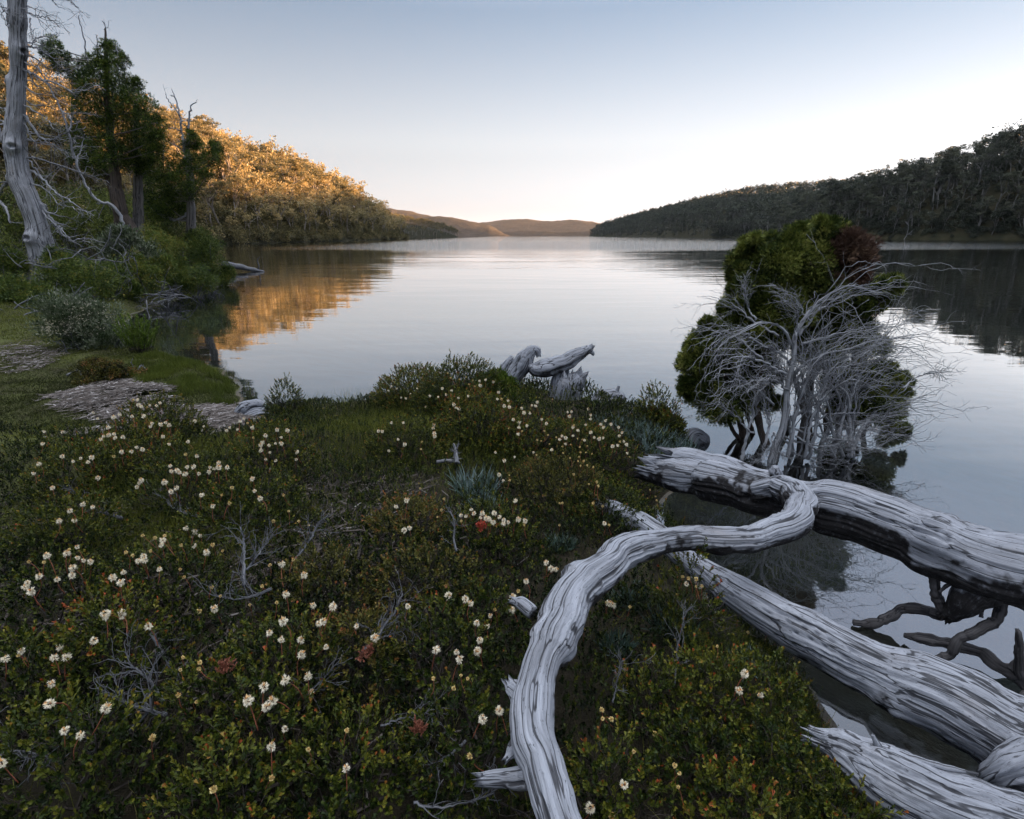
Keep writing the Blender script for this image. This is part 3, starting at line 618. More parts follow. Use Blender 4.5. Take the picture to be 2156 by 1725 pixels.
forest('r', rx, ry, hill_right_h, dright, 1.5, 'hillside_wood_right', 'dull green gum tree with pale branching trunk in the shaded forest of the right shore',
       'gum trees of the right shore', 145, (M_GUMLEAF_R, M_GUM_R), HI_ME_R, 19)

# ------------------------------------------------------------------ the far end of the lake
def mat_far(name, a, b):
    M = MatB(name); g = M.node('NewGeometry').outputs['Position']; n = M.noise(g, .05, 8, .7); m = M.noise(g, .008, 4, .6)
    M.link(M.mix(M.ramp(M.math('ADD', M.math('MULTIPLY', n, .6), M.math('MULTIPLY', m, .4)), [(.35, (0,0,0)), (.62, (1,1,1))]), a, b), M.b.inputs['Base Color'])
    M.b.inputs['Roughness'].default_value = 1; M.b.inputs['Specular IOR Level'].default_value = 0
    M.link(M.bump(n, 1, 14), M.b.inputs['Normal']); return M.m
M_FAR = mat_far('distant_forest', (.04,.04,.036), (.09,.076,.064))
def ridge_mesh(name, Y0, depth, prof, nx=260, ny=26, rough=.06, seed=1):
    u = np.array([p[0] for p in prof]); z = np.array([at_y(p[0], p[1], Y0+depth*.5)[2] for p in prof]); x = np.array([at_y(p[0], p[1], Y0+depth*.5)[0] for p in prof])
    X, T = np.meshgrid(np.linspace(x[0], x[-1], nx), np.linspace(0, 1, ny)); Zr = np.interp(X, x, z)
    Z = Zr*np.sin(np.pi*np.clip(T, 0, 1))**.8; Yy = Y0 + depth*T + 0*X
    Z = Z*(1 + rough*2*fbm(p2(X, Yy, 6/depth), 4, seed)) + Zr.max()*rough*.8*fbm(p2(X, Yy, 25/depth), 3, seed+4)*np.sin(np.pi*T) - 2
    return link(name, grid_mesh(name, X, Yy, Z), M_FAR, kind='structure')
ridge_mesh('far_hill', 2300, 900, [(560,438),(700,440),(828,440),(857,443),(905,453),(953,458),(1000,468),(1035,476),(1062,492),(1080,500)], seed=3)
ridge_mesh('distant_hill', 4200, 1500, [(900,478),(980,472),(1030,469),(1060,464),(1110,461),(1160,466),(1200,463),(1240,466),(1300,470),(1420,478),(1500,500)], seed=7)
ridge_mesh('low_far_shore', 2900, 600, [(940,480),(990,484),(1050,488),(1110,486),(1180,489),(1250,486),(1350,492),(1400,500)], seed=9, rough=.1)
# the sunlit spit past the left point
def spit_h(x, y):
    d = np.minimum(np.interp(y, [820, 880, 960, 1150, 1300], [-200, -150, -84, -112, -260]) - x, 200)
    h = 34*(1 - np.exp(-np.clip(d, 0, None)/95)) + 2.5*fbm(p2(x, y, .02), 3, 8); return np.where(d > 0, np.minimum(h, d*.35 + .3), d*.3)
X, Y = np.meshgrid(spaced([(-520, -60, 7)]), spaced([(800, 1320, 9)])); link('spit', grid_mesh('spit', X, Y, spit_h(X, Y)), M_FLOOR, kind='structure')
sx, sy = jitter(rng, -420, -70, 810, 1300, 8.5); sh = spit_h(sx, sy); k = (sh > .3) & in_view(sx, sy, 1.0); sx, sy, sh = sx[k], sy[k], sh[k]
S1, S2 = Scatter(), Scatter()
for m in range(len(LO)):
    q = np.arange(len(sx))[m::len(LO)]; pos = np.stack([sx[q], sy[q], sh[q]-.3], 1); rz = rng.uniform(0, 6.28, len(q)); kk = rng.uniform(.6, 1.05, len(q))
    S1.put(LO[m][0], pos, rz, kk, rng.normal(size=len(q))*.12); S2.put(LO[m][1], pos, rz, kk, q*0)
o = S1.link('spit_wood', M_GUMLEAF, kind='stuff', label='sunlit trees on the low spit beyond the left point'); S2.link('trunk', M_GUM, parent=o)
# ================================================================== THE LEFT BANK: dead tree, pines, bushes
def ground_at(x, y): return float(height(np.array([x]), np.array([y]))[0])
def line_y(pts, Y, dy=0.0, rng=None):
    """photo polyline (u, v, width) -> points and radii about Y metres ahead, drifting in depth by dy"""
    n = len(pts); P = []; r = []
    for i, (u, v, w) in enumerate(pts):
        p = at_y(u, v, Y + dy*i/max(1, n-1)); P.append(p); r.append(px_m(p, w)/2)
    return np.array(P), np.array(r)
def twig_line(rng, crop, Y, w0, w1, dy, out, tips=None, dens=1.0, lv=1, L=(.5, 1.2), off=(0, 0), k=.26, lvl=3, pull=(.2, 0, -.1), wob=.45, ang=(.5, 1.1), kids=(1, 3), tr=.55):
    """a hand-drawn branch (zoomed-crop pixels) plus its side twigs"""
    n = len(crop); pts = [((x*k + off[0]), (y*k + off[1]), w0 + (w1-w0)*i/(n-1)) for i, (x, y) in enumerate(crop)]
    P, r = line_y(pts, Y, dy); P, r = resample(P, r, 5*n); P = P + rng.normal(size=P.shape)*.018; r = np.maximum(r, .006); out.append((P, r, lvl))
    for i in range(2, len(P)-1):
        if rng.random() < dens*.55:
            t = unit(P[i]-P[i-1]); b = unit(np.cross(t, rng.normal(size=3))); a = rng.uniform(*ang)
            grow(rng, P[i], t*math.cos(a) + b*math.sin(a), rng.uniform(*L)*(1 - .4*i/len(P)), r[i]*tr, lv, out, 5, wob, kids, (ang[0]*.8, ang[1]*.9), (.4, .7), pull, .3, tips, .2, .6, .004)

# --- the big dead tree
rng = np.random.default_rng(40)
DY = 19.0; base = at_y(88, 556, DY); base[2] = ground_at(base[0], DY)
dt = thing('dead_tree', base, 'tall silver dead tree with sweeping bare branches at the left edge of the photo', 'dead tree')
b3 = (base[0]+.05, DY)
tp = [(96,640,66),(92,590,56),(88,556,47),(87,526,47),(76,466,41),(60,414,41),(48,390,41),(38,351,40),(31,299,40),(32,262,35),(34,234,32),(35,195,31),(36,156,31),(37,120,30),(39,78,29),(38,40,33),(36,0,36),(37,-60,32),(42,-160,26)]
P, r = line_y(tp, DY)
V, F, W = None, None, None
V, F, c, W = log_geo([tuple(p) + (q,) for p, q in zip(P, r)], 520, 84, 17, lump=.16, ridge=.07, crack=.20, raw=True, fr=8, char_amt=.12, bend=.12, knots=tuple((a*.9+.3, (a*2.3) % 6.28, .10+.04*(a % 3), .6) for a in range(1, 12)))
link('trunk', new_mesh('trunk', V-base, F, True, {'tint': c*.6}, {'grain': W}), M_DEAD, dt)
K2 = .26; B = [
 ([(210,370),(300,390),(380,440),(470,520),(540,570)],9,3), ([(160,560),(260,590),(330,640),(480,680),(560,740),(640,745),(800,695)],11,2.5),
 ([(170,900),(240,990),(330,1110),(430,1130),(520,1080),(690,1035)],12,2.5), ([(190,1270),(330,1290),(480,1340),(620,1390),(750,1430),(890,1480)],8,2),
 ([(240,1380),(350,1450),(450,1560),(560,1620),(700,1710),(780,1700)],10,2), ([(110,1440),(40,1500),(0,1560),(-80,1640)],12,8),
 ([(190,330),(270,345),(300,310),(400,290),(520,270)],7,1.5), ([(240,140),(245,240),(270,320)],6,2), ([(200,90),(300,130),(400,150),(460,200),(490,230)],6,1.5),
 ([(210,40),(280,70),(370,100)],5,1.5), ([(200,1000),(260,1130),(330,1160),(470,1190),(600,1280),(710,1245)],8,1.5), ([(180,800),(260,850),(400,860),(520,920),(740,915)],6,1.5),
 ([(200,440),(300,480),(400,560),(500,600),(590,560)],7,1.5), ([(200,700),(300,760),(420,780),(560,860)],6,1.5), ([(210,1130),(350,1150),(480,1200),(560,1290)],7,1.5),
 ([(330,1650),(430,1790),(520,1900),(600,1960),(680,2000)],11,3), ([(330,1700),(420,1790),(500,1850),(560,1930)],7,2), ([(600,1955),(700,1930),(850,1965)],7,2),
 ([(60,900),(20,870),(-60,860)],6,3), ([(90,180),(60,200),(70,220)],7,4), ([(80,60),(40,80),(60,110)],8,5), ([(180,500),(280,540),(370,620),(470,640),(560,700)],6,1.5),
 ([(190,620),(320,700),(440,760),(520,780)],5,1.5), ([(190,1060),(300,1080),(450,1130),(560,1120),(640,1160)],5,1.5), ([(250,1480),(360,1530),(470,1650),(600,1680),(760,1740)],6,1.5),
 ([(100,1050),(60,1000),(-40,960)],7,4), ([(420,-60),(440,30),(530,78)],4,1.5), ([(520,-40),(600,30),(650,110),(700,205)],5,1.5), ([(200,-120),(330,-100),(520,-20),(640,60)],6,2),
 ([(200,850),(280,900),(380,960),(440,1060)],7,2), ([(240,1300),(300,1380),(350,1480),(430,1520)],6,2)]
for i, (cr, w0, w1) in enumerate(B):
    out = []; twig_line(rng, cr, DY, w0*.5, w1*.55, rng.uniform(-1.6, 1.6), out, dens=.9 if i < 26 else .4, L=(.35, .95))
    bg = Bag(); branches_to(bg, out, (3, 4, 5, 8), .1); V = np.concatenate(bg.V) - base
    link('branch', new_mesh('branch', V, [np.concatenate(f) for f in bg.F.values()], True, {'tint': np.concatenate(bg.A)}, {'grain': np.concatenate(bg.W)}), M_DEAD, dt)
def multi(name, parent_loc, label, cat, mat, lines, Y, seed, part='stem', dens=.5, L=(.3, .8), group=None, hang=None):
    rng = np.random.default_rng(seed); e = thing(name, parent_loc, label, cat, group)
    for k, (cr, w0, w1, dy) in enumerate(lines):
        out = []; twig_line(rng, cr, Y, w0, w1, dy, out, dens=dens if k else dens*.6, L=L, k=1.0)
        bg = Bag(); branches_to(bg, out, (3, 4, 5, 9), .1); V = np.concatenate(bg.V) - np.array(parent_loc)
        link(part if k == 0 else 'branch', new_mesh(part, V, [np.concatenate(f) for f in bg.F.values()], True, {'tint': np.concatenate(bg.A)}, {'grain': np.concatenate(bg.W)}), mat, e)
    return e
p = at_y(-12, 560, 20.5); p[2] = ground_at(p[0], p[1])
multi('dead_tree', p, 'second grey dead trunk half hidden behind the big dead tree, cut by the left edge', 'dead tree', M_DEAD,
      [([(-40,640),(-40,500),(-32,400),(-20,330),(-10,290),(-12,240)],22,12,0), ([(4,300),(-10,250),(-30,200)],10,5,.5), ([(-8,420),(12,440),(22,470)],7,3,-.4)], 20.5, 91)
p = at_y(234, 500, 21.5); p[2] = ground_at(p[0], p[1])
multi('dead_tree', p, 'thin grey dead trunk leaning in the gap between the big dead tree and the pines', 'dead tree', M_DEAD,
      [([(268,520),(255,460),(233,430),(212,426),(186,400),(160,340),(146,285),(130,235),(114,200),(97,172),(80,140)],7,3,-.6), ([(146,280),(150,250),(136,236)],4,2,.3), ([(160,340),(172,310),(178,280)],3,1.5,.3)], 21.5, 92, dens=.8)

# --- living pines
def pine(name, label, Y, base_uv, trunks, spires, blobs, seed, size=.11, n_sub=34, per=24, twigs=60, barks=None, mat=None, brown=()):
    rng = np.random.default_rng(seed); b0 = at_y(base_uv[0], base_uv[1], Y); b0[2] = ground_at(b0[0], Y)
    e = thing(name, b0, label, 'tree')
    for k, pts in enumerate(trunks):
        P, r = line_y(pts, Y + .5*k); V, F, c, W = log_geo([tuple(a) + (q,) for a, q in zip(P, r)], 150, 28, seed+k, lump=.12, ridge=.10, crack=.12, raw=True, fr=6)
        link('trunk', new_mesh('trunk', V-b0, F, True, {'tint': c*0}, {'grain': W}), (barks or [M_BARK])[k % len(barks or [1])], e)
    for k, (cr, w0, w1) in enumerate(spires):
        out = []; twig_line(rng, cr, Y, w0, w1, .2, out, dens=.35, L=(.3, .8), k=1.0, pull=(0, 0, .3)); bg = Bag(); branches_to(bg, out, (3, 4, 5, 8), .1); V = np.concatenate(bg.V)-b0
        link('spire', new_mesh('spire', V, [np.concatenate(f) for f in bg.F.values()], True, {'tint': np.concatenate(bg.A)}, {'grain': np.concatenate(bg.W)}), M_DEAD, e)
    lv = Bag(); br = Bag(); bw = Bag(); out = []
    for i, (u, v, rr) in enumerate(blobs):
        dy = rng.uniform(-1, 1)*px_m(at_y(u, v, Y), 45); c = at_y(u, v, Y+dy) ; R_ = px_m(c, rr)
        tg = bw if i in brown else lv
        blob_leaves(tg, rng, c, (R_*1.22, R_*1.3, R_*1.12), int(n_sub*1.9*(rr/25)**1.5)+14, 19, size, T_SPRAY, .36, .6, .55, (.05, 1.0), .3, shape=.35)
        # a limb feeding the lobe from the nearest trunk
        bt = min((abs(q[1]-v-25) + .3*abs(q[0]-u), q) for tr in trunks for q in tr)[1]; a = at_y(bt[0], bt[1], Y); m = (a+c)/2 + np.array([0, 0, -.25*R_])
        out.append((np.array([a, m, c]), np.array([.03, .024, .01])*1.0, 1))
        for k in range(max(1, twigs*rr//600)): grow(rng, c + rand_dirs(rng, 1)[0]*R_*.5, rand_dirs(rng, 1)[0], R_*rng.uniform(.7, 1.4), .012, 1, out, 4, .5, (1, 3), (.4, 1.), (.4, .7), (0, 0, .2), .3, None, .2, .6, .006)
    branches_to(br, [(resample(P, r, 8) + (l,)) if len(P) == 3 else (P, r, l) for P, r, l in out], (3, 5), .1)
    for nm, g, mt in (('foliage', lv, mat or M_TREEPINE), ('browned_foliage', bw, M_BROWNPINE), ('branches', br, M_GREYBARK)):
        if g.n:
            V = np.concatenate(g.V)-b0; link(nm, new_mesh(nm, V, [np.concatenate(f) for f in g.F.values()], True, {'tint': np.concatenate(g.A)}, {'grain': np.concatenate(g.W)}), mt, e)
    return e
pine('pine_tree', 'tallest dark green pine with a thick brown leaning trunk, right of the big dead tree', 24.0, (276, 500),
     [[(290,620,30),(278,500,27),(258,452,24),(248,414,25),(242,370,20),(228,240,12),(224,130,8),(222,60,3)], [(262,560,14),(250,470,14),(236,400,13),(214,340,11),(180,290,8),(150,240,5)]],
     [([(222,130),(223,90),(221,55),(215,44)],4,1.5), ([(190,150),(181,110),(174,70),(165,32)],4,1.5), ([(206,120),(204,90),(203,72)],3,1.5), ([(262,160),(252,120),(236,84)],3,1.2), ([(243,330),(238,270),(237,200),(240,180)],5,2)],
     [(228,96,9),(240,108,11),(214,122,13),(184,142,14),(205,146,20),(152,158,12),(172,170,18),(235,142,19),(258,128,11),(200,178,26),(252,172,22),(278,190,18),(292,176,9),(180,215,24),(226,215,32),(278,222,28),(306,228,20),(192,262,28),(240,268,34),(292,272,32),(322,262,20),(334,290,14),(178,300,24),(222,318,34),(262,326,28),(300,312,30),(326,318,16),(112,98,14),(100,112,12),(130,124,12),(118,140,10),(150,280,14),(165,330,16),(206,350,22)],
     51, barks=[M_BARK, M_BARK])
pine('pine_tree', 'middle pine with a straight pale grey-brown trunk, just right of the thick leaning trunk', 25.0, (292, 482),
     [[(296,600,22),(293,482,20),(291,414,18),(290,350,15),(286,270,8),(284,210,4)]], [([(286,290),(288,240),(286,200)],3,1.5), ([(300,370),(318,350),(326,330)],3,1.5)],
     [(300,330,16),(318,344,15),(278,340,18),(310,300,22),(300,360,12)], 52, barks=[M_GREYBARK])
pine('pine_tree', 'pine with two dead spires above its green crown, standing at the tip of the bank', 26.5, (400, 545),
     [[(402,640,28),(398,535,24),(400,500,20),(402,466,18),(402,422,15),(398,360,13),(394,310,9),(390,292,6)]],
     [([(392,340),(386,300),(380,255),(372,216),(361,186)],7,1.5), ([(378,244),(366,224),(352,208),(348,196)],3,1.2), ([(394,330),(396,290),(399,250),(403,222),(415,215)],6,1.5), ([(384,274),(368,272),(354,270)],2.5,1.2), ([(366,204),(358,200)],2,1), ([(404,440),(376,462),(344,458),(318,438)],5,2), ([(344,340),(345,300),(341,262)],3,1.2)],
     [(402,284,9),(410,296,9),(398,306,11),(418,308,7),(322,366,22),(350,356,20),(378,344,18),(405,340,18),(424,346,15),(442,326,15),(452,308,9),(460,322,10),(452,342,12),(328,392,24),(356,386,24),(388,376,24),(414,372,16),(436,366,9),(320,418,20),(346,424,26),(376,414,24),(402,404,16),(338,450,20),(366,446,20),(386,440,12),(318,446,12)],
     53, barks=[M_GREYBARK])

# --- bushes on the bank
def bush(name, label, u, vb, Y, w, h, seed, mat=None, size=.09, T=T_SPRAY, n=10, lean=0, tint=(.1, .9), sub=30, per=26, group=None, stems=14, bark=None, up=.4, cat='bush', flat=False):
    """w, h in photo pixels; (u, vb) where its foot is seen, Y metres ahead"""
    rng = np.random.default_rng(seed); f = at_y(u, vb, Y); gz = ground_at(f[0], Y); W_ = px_m(f, w)/2; H_ = px_m(f, h); z0 = f[2]
    e = thing(name, (f[0], Y, min(gz, z0)), label, cat, group); lv = Bag(); st = Bag(); out = []; o = np.array([f[0], Y, min(gz, z0)])
    for k in range(n):
        t = k/max(1, n-1); a = rng.uniform(0, 2*np.pi); q = math.sqrt(rng.random())*.75; hh = rng.uniform(.25, .78)
        if k == 0: q, hh = 0, .75
        wz = 1 - .55*max(0, hh-.45)/.55 if not flat else 1
        c = np.array([f[0] + W_*q*math.cos(a)*wz + lean*hh*H_, Y + W_*.8*q*math.sin(a)*wz, z0 + H_*hh])
        R_ = np.array([W_*.42, W_*.42, min(H_*.30, W_*.5)])*1.1*rng.uniform(.75, 1.2)
        blob_leaves(lv, rng, c, R_, sub, per, size, T, .36, up, .55, tint, .5)
        P = np.array([o + [rng.normal()*W_*.15, rng.normal()*W_*.15, -.1], (o+c)/2 + rng.normal(size=3)*.05, c]); out.append(resample(P, [.03, .02, .008], 7) + (1,))
    for k in range(stems): grow(rng, o + [rng.normal()*W_*.5, rng.normal()*W_*.4, 0], (rng.normal()*.8, rng.normal()*.8 - .3, .7), H_*rng.uniform(.4, .9), .012, 1, out, 5, .5, (2, 4), (.4, .9), (.4, .7), (0, 0, 0), .3, None, .2, .6, .005)
    branches_to(st, out, (3, 5), .1)
    for nm, g, mt in (('foliage', lv, mat or M_BUSH), ('stems', st, bark or M_TWIG)):
        V = np.concatenate(g.V)-o; link(nm, new_mesh(nm, V, [np.concatenate(x) for x in g.F.values()], True, {'tint': np.concatenate(g.A)}, {'grain': np.concatenate(g.W)}), mt, e)
    return e, o, f, W_, H_
bush('bush', 'low green bush at the left edge below the big dead tree', 40, 668, 14.8, 150, 80, 401, n=12)
bush('bush', 'large rounded dark green bush at the foot of the big dead tree', 190, 662, 16.6, 165, 118, 402, n=18, sub=34)
bush('bush', 'small green bush against the right foot of the big dead tree', 132, 590, 18.0, 76, 58, 403, n=8)
bush('bush', 'loose green bush growing left of the big dead tree foot', 22, 592, 18.5, 96, 62, 404, n=9)
bush('silver_shrub', 'grey-green silvery shrub below the thick brown leaning trunk', 268, 560, 19.6, 110, 74, 405, M_SILVER, .085, T_BLADE, n=12, up=1.0, tint=(.15, .75), sub=26, per=30, cat='shrub')
bush('bush', 'olive green bush at the waterline below the silvery shrub', 300, 618, 18.6, 96, 78, 406, M_BUSH, n=10, tint=(.3, 1))
bush('bush', 'small rounded olive bush left of the twin spired pine foot', 345, 596, 19.6, 58, 58, 407, n=7, tint=(.3, 1))
bush('bush', 'dark bush between the olive bushes and the pointed bush on the tip', 388, 600, 22.0, 70, 60, 408, n=8)
bush('bush', 'low dark bush at the waterline under the pines', 365, 618, 20.5, 80, 44, 431, n=8)
bush('bush', 'small dark bush hanging over the water beside the large rounded bush', 268, 640, 17.4, 66, 50, 432, n=7)
bush('bush', 'mid green rounded bush filling the gap below the silvery shrub', 240, 640, 17.6, 110, 80, 433, n=10)
bush('bush', 'dark bush leaning over the water just left of the pointed bush', 418, 626, 20.8, 92, 60, 434, n=9)
bush('bush', 'low dark bush trailing into the water right of the pointed bush', 474, 606, 25.5, 60, 44, 435, n=7)
bush('bush', 'pointed dark green bush overhanging the water at the tip of the bank', 442, 598, 25.5, 98, 108, 409, n=16, sub=30)
bush('bush', 'brownish bush behind the silvery shrub at the pine feet', 330, 540, 22.5, 120, 60, 410, M_BUSH, n=10, tint=(.55, 1))
rngb = np.random.default_rng(9)
for k, (u, vb, Y, w, h, lab) in enumerate([(-20,560,23,150,100,'dark bush behind the trunks at the left edge'), (70,520,26,150,90,'dark thicket bush directly behind the big dead tree'), (160,520,26,140,90,'dark thicket bush between the dead tree and the leaning trunk'),
        (250,515,28,140,90,'dark thicket bush behind the thick brown trunk'), (340,520,27,120,84,'dark thicket bush left of the twin spired pine trunk'), (425,524,26,70,50,'low dark bush right of the twin spired pine trunk'), (10,470,33,190,100,'high dark bush on the slope at the left edge'),
        (130,460,34,190,90,'high dark bush on the slope seen through the dead branches'), (240,470,34,150,80,'high dark bush between the two pine trunks'), (340,480,33,130,80,'high dark bush behind the drooping pine foliage')]):
    bush('bush', lab, u, vb+14, Y, w, h, 420+k, M_PINE, .13, n=9, sub=26, per=20, tint=(.1, .8), stems=8)
# silver shrub with white flowers, lime shrub, brown heather
e, o, f, W_, H_ = bush('flowering_shrub', 'grey-green shrub dotted with tiny white flowers on the left shore', 192, 752, 9.9, 156, 122, 430, M_SILVER, .042, T_BLADE, n=16, lean=-.12, up=1.3, tint=(.1, .6), sub=46, per=46, cat='shrub')
rng = np.random.default_rng(3); fl = Bag(); n = 800; d = rand_dirs(rng, n); d[:, 2] = np.abs(d[:, 2]); d[:, 0] -= .45; d[:, 1] -= .4; d = unit(d)
q = np.array([0, 0, H_*.45]) + d*np.array([W_*.9, W_*.8, H_*.52])*rng.uniform(.85, 1.05, (n, 1)); leaves(fl, q, d, rand_dirs(rng, n), .032, .032, T_SPRAY, rng.uniform(.5, 1, n)); link('flowers', fl.mesh('flowers'), M_PETAL, e)
rng = np.random.default_rng(31); b0 = at_y(298, 746, 9.6); b0[2] = ground_at(b0[0], 9.6); e = thing('lime_shrub', b0, 'small bright yellow-green upright shrub beside the white flowered shrub', 'shrub'); lv = Bag(); st = Bag(); out = []; tips = []
for k in range(46):
    a = rng.uniform(0, 6.28); q = rng.random()**.6; L = px_m(b0, rng.uniform(38, 84)); grow(rng, (q*.16*math.cos(a), q*.12*math.sin(a), 0), (q*.55*math.cos(a)+.12, q*.5*math.sin(a), 1), L, .006, 0, out, 6, .15, taper=.3)
for P, r, l in out:
    P2, _ = resample(P, r, 40); m = np.arange(10, 40); c = np.repeat(P2[m], 5, 0); D = rand_dirs(rng, len(c)); D[:, 2] = np.abs(D[:, 2])+.8; leaves(lv, c, D, rand_dirs(rng, len(c)), .034, .011, T_RHOMB, np.clip(rng.normal(.5, .22, len(c)), 0, 1))
branches_to(st, out, (4,), .2); link('foliage', lv.mesh('foliage'), M_LIME, e); link('stems', st.mesh('stems'), M_HEATHSTEM, e)
bush('heather_clump', 'dark brown heathery clump between the white flowered shrub and the grass tongue', 232, 806, 8.1, 130, 46, 440, M_OLIVE, .022, T_BLADE, n=14, tint=(.0, .95), sub=40, per=40, flat=True, cat='shrub')

# --- driftwood tangles on the shore and a floating log
def tangle(name, label, pts, Y, n, L, rad, seed, mat=M_TWIG, cat='dead branches', zup=.25):
    rng = np.random.default_rng(seed); c = at_y(*pts[len(pts)//2], Y); c[2] = max(0, ground_at(c[0], Y)); out = []
    for k in range(n):
        u, v = pts[rng.integers(len(pts))]; p = at_y(u + rng.normal()*14, v, Y + rng.normal()*.5); p[2] = max(p[2] + rng.normal()*.05, .02); d = rng.normal(size=3)*np.array([1, .7, zup])
        grow(rng, p - c, d, L*rng.uniform(.5, 1.3), rad, 2, out, 6, .4, (1, 3), (.3, .8), (.4, .7), (0, 0, 0), .3, None, .2, .6, .004)
    b = Bag(); branches_to(b, out, (3, 4, 6), .15); return link(name, b.mesh(name), mat, None, c, label=label, category=cat)
tangle('root_tangle', 'tangle of bare grey roots and branches on the shore at the left edge', [(0,650),(20,672),(45,680),(80,672),(105,660),(130,640)], 13.6, 26, 1.1, .022, 71)
tangle('root_tangle', 'tangle of pale dead branches at the waterline under the olive bushes', [(300,632),(330,636),(360,625),(395,622)], 18.0, 20, 1.2, .02, 72)
tangle('root_tangle', 'bare grey branches poking over the dark green bush by the dead tree', [(50,560),(60,600),(120,560),(180,525),(210,545)], 16.4, 16, 1.2, .018, 73, zup=.9)
tangle('root_tangle', 'dead grey branches trailing into the water below the pointed bush', [(400,600),(430,604),(445,606)], 24.8, 10, 1.0, .018, 74)
tangle('root_tangle', 'thin grey branches between the big dark bush and the silvery shrub', [(230,520),(250,540),(205,600),(160,660),(240,640)], 17.0, 16, 1.1, .015, 75, zup=.8)
p = at_z(548, 572, 0); fl = thing('floating_log', p, 'thin pale log lying in the water off the tip of the left bank', 'log')
for nm, pts in (('stem', [(470,556,13),(500,561,11),(530,567,9),(556,572,5)]), ('twig', [(542,570,3),(545,560,2.4),(542,548,2),(547,540,1)]), ('twig', [(492,560,3),(490,552,2)])):
    P, r = line_y(pts, p[1]); V, F, c, W = log_geo([tuple(a)+(q,) for a, q in zip(P, r)], 40, 12, 5, raw=True); link(nm, new_mesh(nm, V-p, F, True, {'tint': c*0}, {'grain': W}), M_TWIG, fl)
# ================================================================== THE TREE STANDING IN THE WATER, AND THE STUMP
def bag_link(name, g, mat, parent, o):
    V = np.concatenate(g.V)-np.asarray(o); return link(name, new_mesh(name, V, [np.concatenate(x) for x in g.F.values()], True, {'tint': np.concatenate(g.A)}, {'grain': np.concatenate(g.W)}), mat, parent)
TY = 5.75; rng = np.random.default_rng(88); o = at_y(1690, 952, TY); o[2] = -.1
e = thing('conifer', o, 'bushy dark green conifer standing in the shallow water at the right', 'tree')
tr = [[(1590,985,20),(1588,930,16),(1576,880,12),(1560,840,10)], [(1680,985,26),(1684,930,20),(1694,880,18),(1680,820,15),(1660,760,12)], [(1730,985,24),(1742,930,18),(1740,880,16),(1758,820,14),(1770,760,10)], [(1770,985,22),(1786,930,18),(1800,880,16),(1800,840,12)], [(1572,985,30),(1566,935,24),(1560,890,20),(1545,850,14),(1530,800,9)], [(1610,985,34),(1614,940,26),(1600,900,22),(1590,840,20),(1606,760,17),(1640,680,13),(1660,600,9)], [(1700,985,34),(1702,940,28),(1700,880,24),(1710,780,22),(1720,680,18),(1715,600,12),(1720,520,6)],
      [(1752,985,28),(1762,930,22),(1770,880,20),(1790,820,16),(1800,740,12),(1820,680,8)], [(1790,985,26),(1808,930,20),(1832,880,16),(1856,830,12)], [(1650,985,26),(1664,930,20),(1650,860,18),(1668,780,14)], [(1560,930,14),(1540,900,12),(1530,870,8)]]
for k, pts in enumerate(tr):
    P, r = line_y(pts, TY + [.2, .1, .25, .3, .1, -.1, .15, .05, .2, .3, .05][k]); r = r*.68; V, F, c, W = log_geo([tuple(a)+(q,) for a, q in zip(P, r)], 120, 28, 60+k, lump=.14, ridge=.12, crack=.12, raw=True, fr=6)
    link('trunk', new_mesh('trunk', V-o, F, True, {'tint': c*0}, {'grain': W}), M_BARK if k not in (1, 7, 9) else M_GREYBARK, e)
green = [(1737,478,16),(1700,500,24),(1752,504,28),(1668,514,24),(1608,522,24),(1580,512,13),(1566,548,22),(1640,552,40),(1700,552,44),(1760,548,34),(1592,586,36),(1572,628,30),(1640,612,40),(1700,614,42),(1742,614,34),(1604,656,30),(1660,662,32),(1554,590,18),
  (1478,722,22),(1462,756,24),(1474,800,30),(1498,842,34),(1528,716,32),(1540,776,42),(1556,836,38),(1520,862,24),(1590,698,26),(1570,752,38),(1462,826,20),(1446,766,12),(1500,690,16),
  (1862,802,24),(1880,836,24),(1842,848,34),(1802,822,34),(1872,868,20),(1782,868,26),(1898,808,14),(1872,604,16),(1850,622,18),(1888,598,10),(1830,640,20),(1800,652,24),(1800,696,30),(1838,736,22),(1770,716,28),(1872,900,10),(1900,906,9)]
brown = [(1790,514,18),(1818,520,14),(1802,548,20),(1790,580,20),(1772,596,16),(1762,530,14)]
green += [(1650,700,26),(1700,690,28),(1740,690,26),(1620,720,24),(1545,660,22),(1560,690,26),(1590,740,26),(1610,790,22),(1590,830,22),(1740,760,24),(1700,740,20),(1620,850,16),(1760,800,20)]
def fringe(lst):
    o = []
    for (u, v, r_) in lst:
        for k in range(4):
            a = rng.uniform(-.3, 3.5); o.append((u + r_*1.05*math.cos(a), v - r_*1.05*math.sin(a), r_*rng.uniform(.22, .42)))
    return o
ng = len(green); green = green + fringe(green); brown = brown + fringe(brown)
lv, bw, br = Bag(), Bag(), Bag(); out = []
